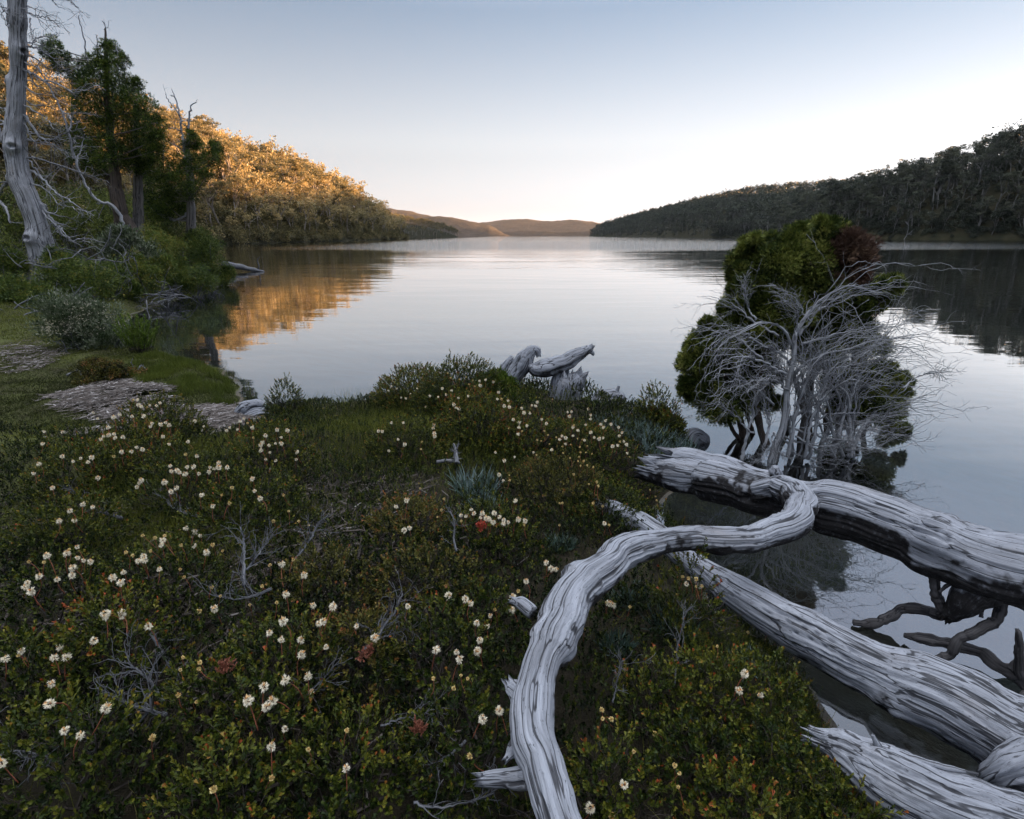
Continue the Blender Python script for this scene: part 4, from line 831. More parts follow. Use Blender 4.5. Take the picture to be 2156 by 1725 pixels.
for i, (u, v, rr) in enumerate(green + brown):
    p0 = at_y(u, v, TY + rng.uniform(-.25, .35)); R_ = px_m(p0, rr); tg = bw if i >= len(green) else lv
    blob_leaves(tg, rng, p0, (R_*1.22, R_*1.3, R_*1.15), int(46*(rr/30)**1.6)+(8 if i < ng else 5), 60 if i < ng or i >= len(green) else 34, .044 if i < ng else .056, T_SPRAY, .42 if i < ng else .75, .5, .52, (.0, 1.0), .42, shape=.5)
    bt = min((abs(q[1]-v-15) + .6*abs(q[0]-u), q) for t_ in tr for q in t_)[1]; a = at_y(bt[0], bt[1], TY+.05); m = (a+p0)/2 + rng.normal(size=3)*.04
    P, r = resample(np.array([a, m, p0]), [.008, .006, .003], 8); out.append((P, r, 1)) if rr > 15 else None
    for k in range(3 if rr > 15 else 0): grow(rng, p0 + rand_dirs(rng, 1)[0]*R_*.5, rand_dirs(rng, 1)[0], R_*rng.uniform(.6, 1.25), .0035, 1, out, 4, .5, (1, 3), (.4, 1.), (.4, .7), (0, 0, .2), .3, None, .2, .6, .0015)
branches_to(br, out, (3, 5), .1)
bag_link('foliage', lv, M_PINE, e, o); bag_link('browned_foliage', bw, M_BROWNPINE, e, o); bag_link('branches', br, M_BARK, e, o)

DSY = 5.2; o2 = at_y(1650, 970, DSY); o2[2] = -.05
ds = thing('dead_shrub', o2, 'leafless tangle of pale grey twigs leaning in front of the conifer in the water', 'dead shrub')
LN = [([(740,1720),(790,1560),(840,1400),(860,1200),(910,1000),(930,850),(1000,700),(1100,600),(1250,530),(1400,560),(1520,600),(1600,680)],46,3,.1), ([(930,850),(1000,760),(1150,660),(1300,620),(1480,620),(1590,660)],16,3,.2),
 ([(950,900),(1100,850),(1250,800),(1400,780),(1560,790),(1640,860)],16,3,-.2), ([(900,1100),(1000,1000),(1200,950),(1400,900),(1600,870),(1760,870),(1870,930)],20,3,-.3), ([(900,1150),(1010,1050),(1200,1010),(1450,940),(1650,950),(1830,1000)],18,3,.2),
 ([(1050,1100),(1300,1060),(1500,1010),(1680,1000)],12,2,.3), ([(900,950),(800,800),(700,750),(560,780),(430,870),(350,980),(310,1090)],18,3,-.3), ([(800,850),(650,750),(500,660),(380,610),(250,590)],14,3,.2), ([(650,750),(590,650),(570,560),(620,450)],10,3,0),
 ([(850,1100),(700,1040),(560,1000),(440,1020),(380,1120)],14,3,-.4), ([(860,1440),(1000,1480),(1200,1520),(1400,1560),(1600,1480)],16,3,-.3), ([(850,1400),(1050,1300),(1250,1200),(1450,1180),(1650,1180),(1800,1170)],18,3,.1), ([(1600,1190),(1750,1100),(1900,1080),(2040,1100)],8,1.5,.1),
 ([(1240,1640),(1300,1480),(1400,1380),(1500,1300),(1600,1200),(1640,1120)],24,6,.3), ([(1000,1400),(1200,1340),(1500,1340),(1800,1320)],12,2,-.2), ([(820,1480),(950,1560),(1100,1620),(1300,1600)],14,3,-.4), ([(760,1480),(730,1560),(690,1630)],8,2,-.2), ([(770,1480),(800,1580),(850,1640)],9,3,-.2),
 ([(1000,760),(940,700),(880,640),(790,590)],10,2,0), ([(560,1660),(600,1500),(640,1300),(620,1180),(500,1060)],22,5,.1), ([(1060,1660),(1100,1500),(1180,1350),(1300,1200),(1450,1080),(1600,950)],22,5,.2),
 ([(850,1000),(700,900),(600,850),(480,880),(400,960)],12,2.5,-.2), ([(900,1300),(1050,1230),(1300,1160),(1600,1240),(1800,1250)],14,2,.2), ([(860,1200),(760,1150),(640,1150),(540,1240)],12,2.5,-.3), ([(880,900),(900,760),(840,660),(800,640)],12,2.5,.2), ([(640,1300),(720,1180),(760,1050),(740,930)],14,4,-.2),
 ([(960,1250),(1060,1100),(1100,960),(1180,860)],16,4,-.25), ([(700,1560),(740,1400),(700,1250),(640,1120)],16,5,.2), ([(1100,1500),(1300,1440),(1500,1430),(1640,1380)],10,2,-.2), ([(940,1450),(1080,1420),(1250,1460),(1420,1500)],10,2,-.35)]
rng = np.random.default_rng(89)
def fan(rng, P, r, out, n, spread, tw):
    m = len(P); L_ = np.linalg.norm(P[-1]-P[0])
    for k in range(n):
        i0 = rng.integers(int(m*.12), int(m*.72)); ln = int((m-i0)*rng.uniform(.6, 1.15)); idx = np.minimum(np.arange(i0, i0+ln), m-1); ext = np.arange(i0, i0+ln) - idx
        if ln < 6: continue
        T = unit(P[-1]-P[-3]); s = np.linspace(0, 1, ln); dr = unit(rng.normal(size=3)); st = np.linalg.norm(P[1]-P[0])
        Q = P[idx] + (ext*st)[:, None]*T + dr*(spread*L_*s**1.25)[:, None]*rng.uniform(.35, 1.1) + np.cumsum(rng.normal(size=(ln, 3))*st*.27, 0)
        q = np.linspace(min(r[i0]*.5, .0042), .0013, ln); out.append((Q, q, 2))
        for i in range(3, ln, 2):
            if rng.random() < tw:
                t = unit(Q[i]-Q[i-1]); bb = unit(np.cross(t, rng.normal(size=3))); a = rng.uniform(.3, .8)
                grow(rng, Q[i], t*math.cos(a)+bb*math.sin(a), rng.uniform(.05, .17), .0016, 1 if rng.random() < .3 else 0, out, 4, .3, (1, 2), (.3, .7), (.5, .8), (0, 0, 0), .5, None, .3, .8, .0010)
LN += [([(640,1480),(520,1380),(430,1300),(330,1290)],12,2,-.2), ([(760,1300),(600,1180),(460,1150),(300,1240)],13,2,-.3), ([(700,1000),(560,860),(420,800),(240,870)],12,2,-.1), ([(800,1500),(900,1600),(1060,1680),(1250,1700)],11,2,-.4), ([(700,1560),(640,1640),(560,1680)],9,2,-.35),
       ([(1300,1460),(1480,1440),(1620,1470),(1750,1440)],10,2,-.1), ([(1200,1100),(1400,960),(1600,780),(1740,720)],11,2,.1), ([(900,1500),(1100,1560),(1350,1500),(1550,1420)],12,2,-.4)]
for k in range(13):                        # more stems fanning out of the base
    a = rng.uniform(-.15, 3.3); bx = rng.uniform(820, 1000) if k % 2 else rng.uniform(1100, 1300); q = rng.uniform(.55, 1.0)
    ex, ey = 980 + 900*q*math.cos(a)*(1.0 if math.cos(a) > 0 else .62), 1080 - 520*q*math.sin(a) + 60; mx, my = (bx*1.2+ex*.8)/2 + rng.normal()*60, (1560+ey)/2 - 130*abs(math.cos(a)) - 60
    LN.append(([(bx, 1640), ((bx+mx)/2 + rng.normal()*30, (1560+my)/2), (mx, my), ((mx+ex)/2 + rng.normal()*30, (my+ey)/2 - 60*abs(math.cos(a))), (ex, ey + 60*abs(math.cos(a)))], rng.uniform(12, 22), 2.5, rng.uniform(-.35, .35)))
for k, (cr, w0, w1, dy) in enumerate(LN):
    crop = [(1380 + .325*x, 431 + .325*y, w0 + (w1-w0)*i/(len(cr)-1)) for i, (x, y) in enumerate(cr)]; P, r = line_y(crop, DSY + rng.uniform(-.12, .15), dy); big = k in (0, 13, 20, 21)
    P, r = resample(P, r*(.44 if big else .40)*np.linspace(1, .35, len(r)), 44); P = P + np.cumsum(rng.normal(size=P.shape)*.0055, 0); out = [(P, np.maximum(r, .0018), 3)]
    fan(rng, P, r, out, 9 if not big else 13, .30 if not big else .34, .5)
    bg = Bag(); branches_to(bg, out, (3, 3, 4, 8), .12); bag_link('branch' if not big else 'stem', bg, M_TWIG_PALE, ds, o2)

# --- the sculptural stump at the water's edge
SY = 6.55; o = at_y(1190, 850, SY); o[2] = ground_at(o[0], SY)
st = thing('driftwood_stump', o, 'grey weathered stump with a curved log balanced on top, by the far water edge', 'stump')
def sput(name, pts, dy, seed, n=90, k=44, **kw):
    P, r = line_y(pts, SY+dy); kw = dict(dict(lump=.18, ridge=.14, crack=.2, fr=7, char_amt=.25), **kw)
    V, F, c, W = log_geo([tuple(a)+(q,) for a, q in zip(P, r)], n, k, seed, raw=True, **kw); link(name, new_mesh(name, V-o, F, True, {'tint': c*.8}, {'grain': W}), M_LOG, st)
sput('stump', [(1172,880,50),(1172,850,44),(1176,810,36),(1182,780,30),(1186,768,20)], 0, 1, char_amt=.3)
sput('stump', [(1196,880,66),(1200,850,56),(1204,820,50),(1216,800,40),(1226,786,22)], -.1, 2, jag=(0, 1.2), char_amt=.1)
sput('stump', [(1188,850,40),(1192,815,40),(1196,795,26)], -.14, 7, jag=(0, 1.5), char_amt=.1)
sput('log', [(1112,768,14),(1126,776,30),(1148,774,38),(1172,768,38),(1196,762,34),(1220,748,28),(1238,736,20),(1247,728,10)], -.05, 3, n=140, char_amt=.55, jag=(0, 1.2))
sput('arch', [(1070,806,30),(1092,782,34),(1106,760,36),(1118,742,26),(1130,738,16),(1134,750,10)], .0, 4, n=120, char_amt=.2, jag=(0, .6))
sput('prong', [(1238,736,12),(1246,742,9),(1250,748,5)], -.05, 5, n=30, k=16)
o = at_y(1068, 800, 6.7); o[2] = ground_at(o[0], 6.7); lone = thing('driftwood_post', o, 'short grey leaning post just left of the balanced log', 'driftwood')
P, r = line_y([(1040,830,30),(1058,786,24),(1068,770,22),(1078,756,16)], 6.7); V, F, c, W = log_geo([tuple(a)+(q,) for a, q in zip(P, r)], 60, 32, 6, raw=True, lump=.15, ridge=.14, crack=.2, jag=(0, 1)); link('post', new_mesh('post', V-o, F, True, {'tint': c*0}, {'grain': W}), M_LOG, lone)
o = at_y(1280, 852, 6.5); o[2] = ground_at(o[0], 6.5); SY = 6.5
st = thing('driftwood_root', o, 'small pale driftwood root with an upright horn, right of the grey stump', 'driftwood')
sput('root', [(1248,848,18),(1268,838,34),(1288,834,30),(1306,836,20),(1314,840,9)], 0, 21, char_amt=.2, jag=(0, 1.5)); sput('root', [(1262,858,22),(1284,856,24),(1302,856,16),(1312,860,8)], -.08, 22, char_amt=.35)
sput('horn', [(1286,836,14),(1296,828,10),(1303,812,6)], 0, 23, n=40, k=16); sput('root', [(1256,850,18),(1276,848,22),(1298,848,14)], -.12, 24, char_amt=.1)
# the bare root by the stick beach
o = at_y(520, 862, 6.35); o[2] = ground_at(o[0], 6.35); SY = 6.35
st = thing('driftwood_root', o, 'smooth pale root arching out of the stick litter by the small beach', 'driftwood')
sput('root', [(494,896,10),(504,872,22),(520,858,26),(540,850,20),(556,852,10)], 0, 31, char_amt=0)
for k in range(4): sput('root', [(496+k*3,892+k*5,5),(512+k*3,872+k*4,7),(534+k*4,862+k*3,6),(552+k*5,858+k*4,3)], -.06-.03*k, 32+k, n=40, k=14, char_amt=0)
o = at_y(1470, 925, 5.75); o[2] = 0; st = thing('driftwood_log', o, 'end of a dark ringed log lying in the water beside the silver tufts', 'log'); SY = 5.7
sput('log', [(1452,935,30),(1462,916,38),(1478,922,36),(1490,938,20)], 0, 41, char_amt=.5)
# ================================================================== THE HEATH IN FRONT
SHRUBS = [  # u, v of the crown in the photo, radius px, height m, label
 (150,1570,150,.30,'leafy shrub with white flower heads in the bottom left corner'),
 (60,1400,110,.26,'dark shrub with a few white flower heads at the left edge, low down'),
 (235,1330,110,.30,'olive leafed shrub topped by three white flower heads, left of the pale bent stick'),
 (110,1210,110,.24,'shrub with cream and ochre heads in the left dark hollow'),
 (330,1180,120,.26,'shrub with a row of ochre and cream flower heads on its crest'),
 (430,1420,90,.22,'low shrub with small ochre buds beside the pale bent stick'),
 (470,1640,120,.24,'dark leafy shrub at the bottom edge left of centre'),
 (600,1370,115,.30,'shrub crowded with white flower heads left of the bottom centre'),
 (560,1510,110,.28,'leafy shrub with five white flower heads near the bottom centre'),
 (740,1330,110,.25,'brown tinged shrub with few pale heads in the middle of the heath'),
 (740,1560,130,.24,'broad leafed green shrub at the bottom centre'),
 (930,1340,110,.30,'leafy shrub with seven white flower heads left of the arched limb'),
 (970,1530,110,.30,'tall leaved shrub with red buds beside the foot of the arched limb'),
 (900,1180,110,.26,'shrub with scattered white heads in the centre of the heath'),
 (1040,1090,100,.26,'shrub with a dense row of white flower heads and red leaves'),
 (680,1180,110,.22,'twiggy brownish shrub with ochre buds, centre left'),
 (520,1040,120,.30,'shrub with white flower heads above the tangled grey stems'),
 (400,990,110,.34,'dense shrub crest crowded with bright white flower heads'),
 (290,930,90,.34,'shrub of white heads in front of the stick pile'),
 (180,960,100,.30,'dark shrub with scattered white heads at the left'),
 (130,1080,110,.26,'dark shrub with a few white heads below the left lawn'),
 (340,870,80,.34,'shrub crest with cream heads standing against the stick litter'),
 (570,930,80,.32,'shrub with clustered white heads right of the stick litter'),
 (850,900,70,.26,'shrub with four white heads beside the olive grass'),
 (870,800,80,.50,'shrub with many small cream heads at the left end of the mound'),
 (960,800,95,.56,'tallest flowering shrub on the crest of the mound'),
 (1010,870,90,.36,'shrub with white heads on the near side of the mound'),
 (1120,890,90,.26,'shrub speckled with cream heads below the grey stump'),
 (1220,900,90,.26,'shrub dotted with cream heads in front of the grey stump'),
 (1290,930,80,.26,'shrub of cream heads beside the silver tufts'),
 (1180,990,110,.26,'olive shrub dotted with yellow heads, right of the silver tuft'),
 (1290,1030,90,.24,'green shrub above the buried end of the middle log'),
 (1390,850,50,.44,'dark upright shrub without flowers at the water edge'),
 (600,832,36,.34,'small dark shrub with pale heads by the little beach'),
 (1450,1240,60,.38,'tall thin shrub with yellow heads between the two logs'),
 (1500,1420,80,.30,'green shrub with red tips and white heads beside the middle log'),
 (1290,1620,90,.26,'green shrub with yellow flower heads right of the arched limb foot'),
 (1560,1660,80,.22,'low green shrub at the bottom edge by the corner log'),
 (1010,1240,70,.24,'shrub with single white heads left of the arch of the limb'),
 (860,1060,80,.22,'low reddish shrub left of the silver tuft'),
 (1620,1430,60,.26,'dark leafy shrub spilling over the bank edge beside the middle log'),
 (1660,1560,70,.24,'fine leafed dark green shrub touching the jagged end of the corner log'),
 (1780,1660,70,.22,'dark green shrub pressed against the underside of the corner log'),
 (1470,1560,80,.24,'deep green shrub in the hollow between limb foot and corner log'),
 (1380,1430,70,.22,'dark shrub in the shade right of the arched limb'),
 (1400,1080,50,.20,'green shrub under the fallen tree by the water'),
]
FL = {'a': (0, 776, .32), 'b': (0, 1250.4, .28), 'c': (517.4, 1250.4, .28), 'd': (776, 690, .32), 'e': (991.7, 905.5, .54)}
FP = {
'a': "290,415 412,418 280,495 255,628 222,690 345,785 410,578 480,610 530,590 578,615 603,585 615,290 643,328 710,388 748,320 788,303 868,315 943,312 1000,360 990,380 1058,368 1090,355 1112,372 663,465 680,445 715,438 750,430 755,455 808,450 1072,448 900,518 938,532 865,546 800,548 748,577* 1113,497 1235,480 1222,565* 1295,575 645,720 930,735 915,755 900,780 1120,640 1128,675 1165,672 1182,685 1217,693 1230,648 1272,645 1310,692 1380,650 1376,680 1408,658 1438,620 1440,650 1495,650 1083,747 1160,785 1125,810 1327,830 1400,905 1660,725 1675,805 1712,855 1823,403 1891,407 1747,440 1850,452 1812,493 1852,493 1770,505 1715,505 1728,485 1716,538 1776,552 1813,605 1952,548 1949,597 1748,597 1666,455* 1580,347 1605,330 1630,360* 1660,388 1490,408 1512,388 1562,400 1282,345 1340,380 795,197* 875,207* 905,205 912,240 735,232* 1053,227 1030,245 985,240 930,250 965,255* 545,893 610,912 461,937 390,1003 489,999 508,1175 310,1230 455,1190* 438,1215 510,1245 550,1262 595,1270 290,1275* 190,1270* 480,1312 473,1360 376,1388 257,1367 180,1410 170,1438 207,1467 940,1100* 1020,1115* 1083,1100* 1070,1128 1060,1160 1225,1050 1282,1075 1318,1100 990,1200* 945,1235 912,1265 950,1260 830,1210* 873,1230* 1275,1165 1358,1210 743,1375 812,1340 795,1408 1050,1320 1185,1322* 1210,1372* 1190,1162* 1400,1160* 1465,1200* 1393,1438* 1450,1497* 1643,1555* 1820,1540* 1725,1432* 1855,1285 1880,1485 1775,1293* 1930,1257* 2000,1360 1900,940* 1965,1005* 2030,1030* 1800,1005* 1525,785* 1460,832* 1510,885* 1865,832* 2060,1560 1410,1580 1310,1595* 805,1605 695,1612",
'b': "795,175 915,165 708,353 1115,243 160,430 138,465* 42,488 410,478 500,470 448,402 385,675 797,857 488,1028 603,1065 370,825 10,1275 2025,293 2115,343 2130,205 1985,700 1867,800 2050,803 2003,850 2040,1148 2040,1385* 1605,1470* 1145,1080* 1505,515* 1495,565* 1375,478* 1358,572* 1340,762* 1478,812*",
'c': "415,345 605,400 833,243 655,95 510,90 550,225 580,208 970,330 300,645 468,620 493,735 297,1015 418,455 755,1310 1220,93 1525,15 1650,40 1690,72 1737,218 1817,240 1762,348 1740,430 1432,418 1585,438 1608,493 1915,880 1780,940 2010,25 2003,120 1838,163* 1876,118* 760,1025* 470,1170* 1565,710* 1618,615* 1670,638* 1685,1222* 1410,635*",
'd': "150,625 228,625 65,680 90,683 430,640 425,662 432,695 435,715 195,735 238,768 133,810 350,750* 345,800* 510,825* 403,448 375,520 458,455 485,400 545,415 560,505 595,533 575,525 590,462 655,450 660,372* 700,385* 685,348* 770,343 820,357 855,425 848,470 875,470* 893,515 927,522 918,480 1008,530 1022,560 1062,562 1075,510 1110,490 1100,515 952,605 992,625 990,655 1042,645 1010,680* 985,700 922,662* 1170,630 1157,680* 1180,705* 1140,602 1210,470* 1310,555 1335,553 1322,583 1445,535 1462,575 1460,600 1428,638 1528,635 1545,655 1560,612 1595,635 1645,655 1668,690 1650,712 1352,640* 1345,655 1378,675 1345,710 1375,730* 1297,725 1272,712 1258,735 1235,720* 1405,735* 1420,740 1462,688 1485,722 1517,730 1543,725 1655,750* 1680,748 1605,780 1640,775 1698,770 1703,825 1718,850* 1110,740* 1135,745* 1190,765* 1275,782* 1297,765 1330,768* 1390,785* 1205,803 1085,820 1105,838* 1280,825* 1395,820* 1430,820* 1440,777* 1470,830* 1385,850* 1326,857* 1378,877* 1415,877* 1438,905* 1395,908* 1478,917* 1350,965* 960,850 835,820 893,875 860,968 885,1005 925,970* 928,1003* 1450,1030* 1503,1015* 1510,1043* 340,1058* 497,1127* 480,1200* 180,1177 250,1135 608,1235 640,1240 270,1318 235,1335 453,1245* 610,1272* 675,1195 693,1222 748,1220 737,1250 775,1255 795,1260 828,1220 860,1245 820,1280 890,1265 887,1290 920,1280 985,1262 1030,1270 1023,1297* 965,1137 185,400 150,385 130,415 215,460 245,465 275,435 320,400 520,300* 540,330* 510,440 600,340* 640,325* 735,380 730,350 1258,1155* 1275,1155* 1478,1155* 1540,1175* 1552,1288 1583,1298* 1255,1300* 1850,1068* 1888,1110* 1895,1135*",
'e': "825,572* 848,578* 840,600 878,580* 900,608* 878,610* 538,675 555,683 527,672* 620,690* 442,778* 1080,788* 1153,785* 1257,760* 1297,803* 1262,858* 960,843* 1068,950 1045,1015 1128,1033 510,1090* 513,1125* 547,1128* 715,1183* 635,1253* 795,1308* 812,1338* 597,1382 808,1392* 465,1475 548,1505* 110,1095 215,590 293,517 313,540 330,543 185,628* 163,650 75,723 92,700* 160,700 33,820 22,862"}
flowers = []
for k, s in FP.items():
    ou, ov, m = FL[k]
    for w in s.split():
        bud = w.endswith('*'); x, y = w.strip('*').split(','); flowers.append((ou + m*float(x), ov + m*float(y), bud))
# ---- canopy height over the ground
def zones(x, y):
    """0..1 masks: lawn, olive grass, needle cover, bare/stick beach"""
    d = poly_dist(x, y); u_l = sstep(-2.35, -2.9, x + .25*(y-5.2))*sstep(4.3, 5.2, y + .35*x + 1.2)
    n = fbm(p2(x, y, .9), 3, 60)
    olive = np.exp(-(((x+1.05)/.75)**2 + ((y-5.6)/1.5)**2)**1.3) + .9*np.exp(-(((x+1.9)/.9)**2 + ((y-3.05)/.42)**2)**1.5) + .8*np.exp(-(((x+2.6)/.5)**2+((y-3.9)/.9)**2)**1.5) + .8*np.exp(-(((x+.15)/.45)**2+((y-4.4)/.3)**2)**1.5)
    olive = np.clip(olive + .35*n*(olive > .12), 0, 1)
    needle = sstep(.62, .85, x)*sstep(2.9, 2.3, y + .0*x); needle = np.clip(needle + .4*n*(needle > .02), 0, 1)
    return d, np.clip(u_l, 0, 1), olive, needle
SH = []
def base_canopy(x, y):
    d, lawn, olive, needle = zones(x, y)
    h = .11 + .14*fbm(p2(x, y, 2.0), 3, 70) + .05*fbm(p2(x, y, 6), 2, 71)
    h = h*(1 - .75*lawn)*(1 - .45*olive) * (1 - .3*needle) * (1 - .7*sstep(-.1, -1.0, x)*sstep(4.9, 6.0, y))
    return np.clip(h, .0, .4)*sstep(.02, .25, d)
def canopy(x, y):
    h = base_canopy(x, y)
    for sx, sy, R_, H_ in SH:
        q = ((x-sx)**2 + (y-sy)**2)/R_**2; h = np.maximum(h, H_*np.sqrt(np.clip(1-q, 0, 1)))
    return h
GX, GY = np.arange(-17, 3, .04), np.arange(.2, 20, .04); gX, gY = np.meshgrid(GX, GY); GH = height(gX, gY)
def hq(x, y):                               # quick ground height
    fx = np.clip((np.asarray(x)+17)/.04, 0, len(GX)-1.001); fy = np.clip((np.asarray(y)-.2)/.04, 0, len(GY)-1.001); i, j = fx.astype(int), fy.astype(int); a, b = fx-i, fy-j
    return GH[j, i]*(1-a)*(1-b) + GH[j, i+1]*a*(1-b) + GH[j+1, i]*(1-a)*b + GH[j+1, i+1]*a*b
def march(u, v, extra=.0, fn=canopy):
    r = ray(u, v); r = r/np.linalg.norm(r); t = np.arange(1.0, 11.5, .012); P = np.array([0, 0, CAM_Z]) + t[:, None]*r
    z = hq(P[:, 0], P[:, 1]) + fn(P[:, 0], P[:, 1]) + extra; i = np.argmax(P[:, 2] < z)
    return P[i] if (P[:, 2] < z).any() else at_y(u, v, 6.6)
for (u, v, rp, H_, lab) in SHRUBS:
    p = march(u, v + rp*.25, .06, lambda x, y: .12 + 0*x); R_ = float(np.clip(px_m(p, rp)*1.05, .14, .50)); H_ = H_*(1.3 if H_ < .4 else 1.0); SH.append((p[0], p[1], R_, H_))
SHA = np.array(SH)

# ---- sprigs: short upright shoots carrying whorls of small leaves
def sprigs(bag, rng, P, D, Ls, nl, ll, lw, T, tint, tip=.0, stem=None, open_=.75):
    n = len(P); i = np.repeat(np.arange(n), nl); j = np.tile(np.arange(nl), n); f = (j + rng.random(len(j)))/nl; f = .30 + .70*f
    X = unit(np.cross(D, rand_dirs(rng, n))); Y_ = np.cross(D, X); a = j*2.4 + rng.uniform(0, 6.28, n)[i] + rng.normal(size=len(j))*.25
    o = X[i]*np.cos(a)[:, None] + Y_[i]*np.sin(a)[:, None]; c = P[i] + D[i]*(Ls[i]*f)[:, None]; el = open_*(1.15-f)
    dd = unit(o*el[:, None] + D[i]*.6 + rng.normal(size=o.shape)*.15); k = rng.uniform(.7, 1.2, len(i))*(1-.25*f)
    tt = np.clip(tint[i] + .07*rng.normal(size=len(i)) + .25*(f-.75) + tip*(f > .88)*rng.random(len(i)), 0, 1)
    leaves(bag, c, dd, -o + D[i]*.4 + 1e-3, ll*k, lw*k, T, tt)
    if stem is not None:
        W_ = .0012; A, B = P, P + D*Ls[:, None]; V = np.stack([A-X*W_, A+X*W_, B+X*W_*.4, B-X*W_*.4], 1).reshape(-1, 3); stem.add(V, (np.arange(n)[:, None]*4 + np.arange(4)[None]), .3)
rng = np.random.default_rng(1234)
def scatter_pts(x0, x1, y0, y1, dens, keep, view=True):
    n = int((x1-x0)*(y1-y0)*dens); x = rng.uniform(x0, x1, n); y = rng.uniform(y0, y1, n)
    k = (hq(x, y) > .012) & keep(x, y)
    if view: k &= (np.abs(x) < y*.98 + .9)
    return x[k], y[k]
def log_clear(x, y):                        # nothing grows through the arched limb
    return np.ones(len(x), bool)

def heath_region(y0, y1, dens, ll, lw, nl, T, bag, stm):
    x, y = scatter_pts(-7, 2.2, y0, y1, dens, lambda x, y: rng.random(len(x)) < (1 - zones(x, y)[1])*(1 - .85*zones(x, y)[2])*(1 - .8*zones(x, y)[3]))
    c = base_canopy(x, y); gap = fbm(p2(x, y, 1.9), 3, 90); k = (gap > -.24 - .3*(y < 2.0)) | (rng.random(len(x)) < .22); x, y, c = x[k], y[k], c[k]
    lvl = rng.random(len(x))**.5; z = hq(x, y) + c*lvl - .01; D = rng.normal(size=(len(x), 3))*.42; D[:, 2] = 1; D = unit(D)
    t = .27 + .25*fbm(p2(x, y, 1.3), 2, 91) + .16*rng.normal(size=len(x)) + .25*(lvl-.7); L_ = rng.uniform(.035, .085, len(x))  # lower leaves tinted darker, inner shade put into the colour
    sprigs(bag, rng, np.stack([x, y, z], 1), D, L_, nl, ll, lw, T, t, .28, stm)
hc, hs = Bag(), Bag()
heath_region(.5, 2.6, 1250, .021, .0125, 11, T_HEATH, hc, hs)
heath_region(2.6, 4.6, 1050, .021, .0115, 11, T_HEATH, hc, hs)
heath_region(4.6, 7.8, 760, .024, .012, 12, T_RHOMB, hc, hs)
o_h = link('heath_cover', hc.mesh('heath_cover'), M_HEATH, kind='stuff', label='low leafy heath carpet covering the foreground between the shrubs'); link('stems', hs.mesh('heath_stems'), M_HEATHSTEM, o_h)
# fine needle cover by the corner log
nb = Bag(); x, y = scatter_pts(.3, 1.6, .5, 3.1, 5200, lambda x, y: rng.random(len(x)) < zones(x, y)[3])
D = rng.normal(size=(len(x), 3))*.35; D[:, 2] = 1; z = hq(x, y) + base_canopy(x, y)*rng.random(len(x))**.5; sprigs(nb, rng, np.stack([x, y, z], 1), unit(D), rng.uniform(.04, .09, len(x)), 26, .011, .0028, T_RHOMB, .35 + .2*rng.normal(size=len(x)), .2, None, .9)
link('needle_cover', nb.mesh('needle_cover'), M_HEATH, kind='stuff', label='dark fine needled ground cover by the corner log')

# ---- flowering shrubs, one thing each
def head_mesh(seed, bud):
    r = np.random.default_rng(seed); b = Bag(); n = 52 if not bud else 40; d = rand_dirs(r, n); d[:, 2] = d[:, 2]*.9 + .15; R0 = .0112 if not bud else .0080
    d = unit(d)
    if bud:
        leaves(b, d*R0*.3, d + rng.normal(size=d.shape)*.1, rand_dirs(r, n), R0*r.uniform(.8, 1.1, n), R0*.85, T_RHOMB, np.clip(r.normal(.5, .22, n), 0, 1))
    else:
        for s in range(n):
            z = d[s, 2]; top = z > .66; L_ = R0*r.uniform(.55, 1.0); p = d[s]*R0*.5*np.array([1, 1, 1.3])
            tint = r.uniform(.0, .25) if top and r.random() < .75 else r.uniform(.6, 1)
            for q in range(3 if not top else 1):
                dd = unit(d[s] + r.normal(size=3)*.42); leaves(b, p[None]+dd[None]*L_*.1, dd[None], rand_dirs(r, 1), np.array([L_]), np.array([L_*.36 if not top else L_*.6]), T_BLADE, np.array([tint]))
    return b.mesh('flower_head')
HEADS = [head_mesh(500+i, False) for i in range(5)]; BUDS = [head_mesh(600+i, True) for i in range(4)]
for m in HEADS: m.materials.append(M_PETAL)
for m in BUDS: m.materials.append(M_BUD)
def stalk_mesh(seed):
    r = np.random.default_rng(seed); P, q = resample(np.array([[r.normal()*.012, r.normal()*.012, -.085], [r.normal()*.006, r.normal()*.006, -.04], [0, 0, 0]]), [.0018, .0015, .0013], 6); V, F, W = tube(P, q, 5); b = Bag(); b.add(V, F, r.random(), W); return b.mesh('stalk')
STALKS = [stalk_mesh(700+i) for i in range(4)]
for m in STALKS: m.materials.append(M_REDSTEM)
by = [[] for _ in SHRUBS]; fpos = []
for (u, v, bud) in flowers:
    p = march(u, v, .055); j = int(np.argmin(np.hypot(SHA[:, 0]-p[0], SHA[:, 1]-p[1])/SHA[:, 2])); by[j].append((p, bud))
OLIVE_SET = {9, 15, 30, 39, 13}
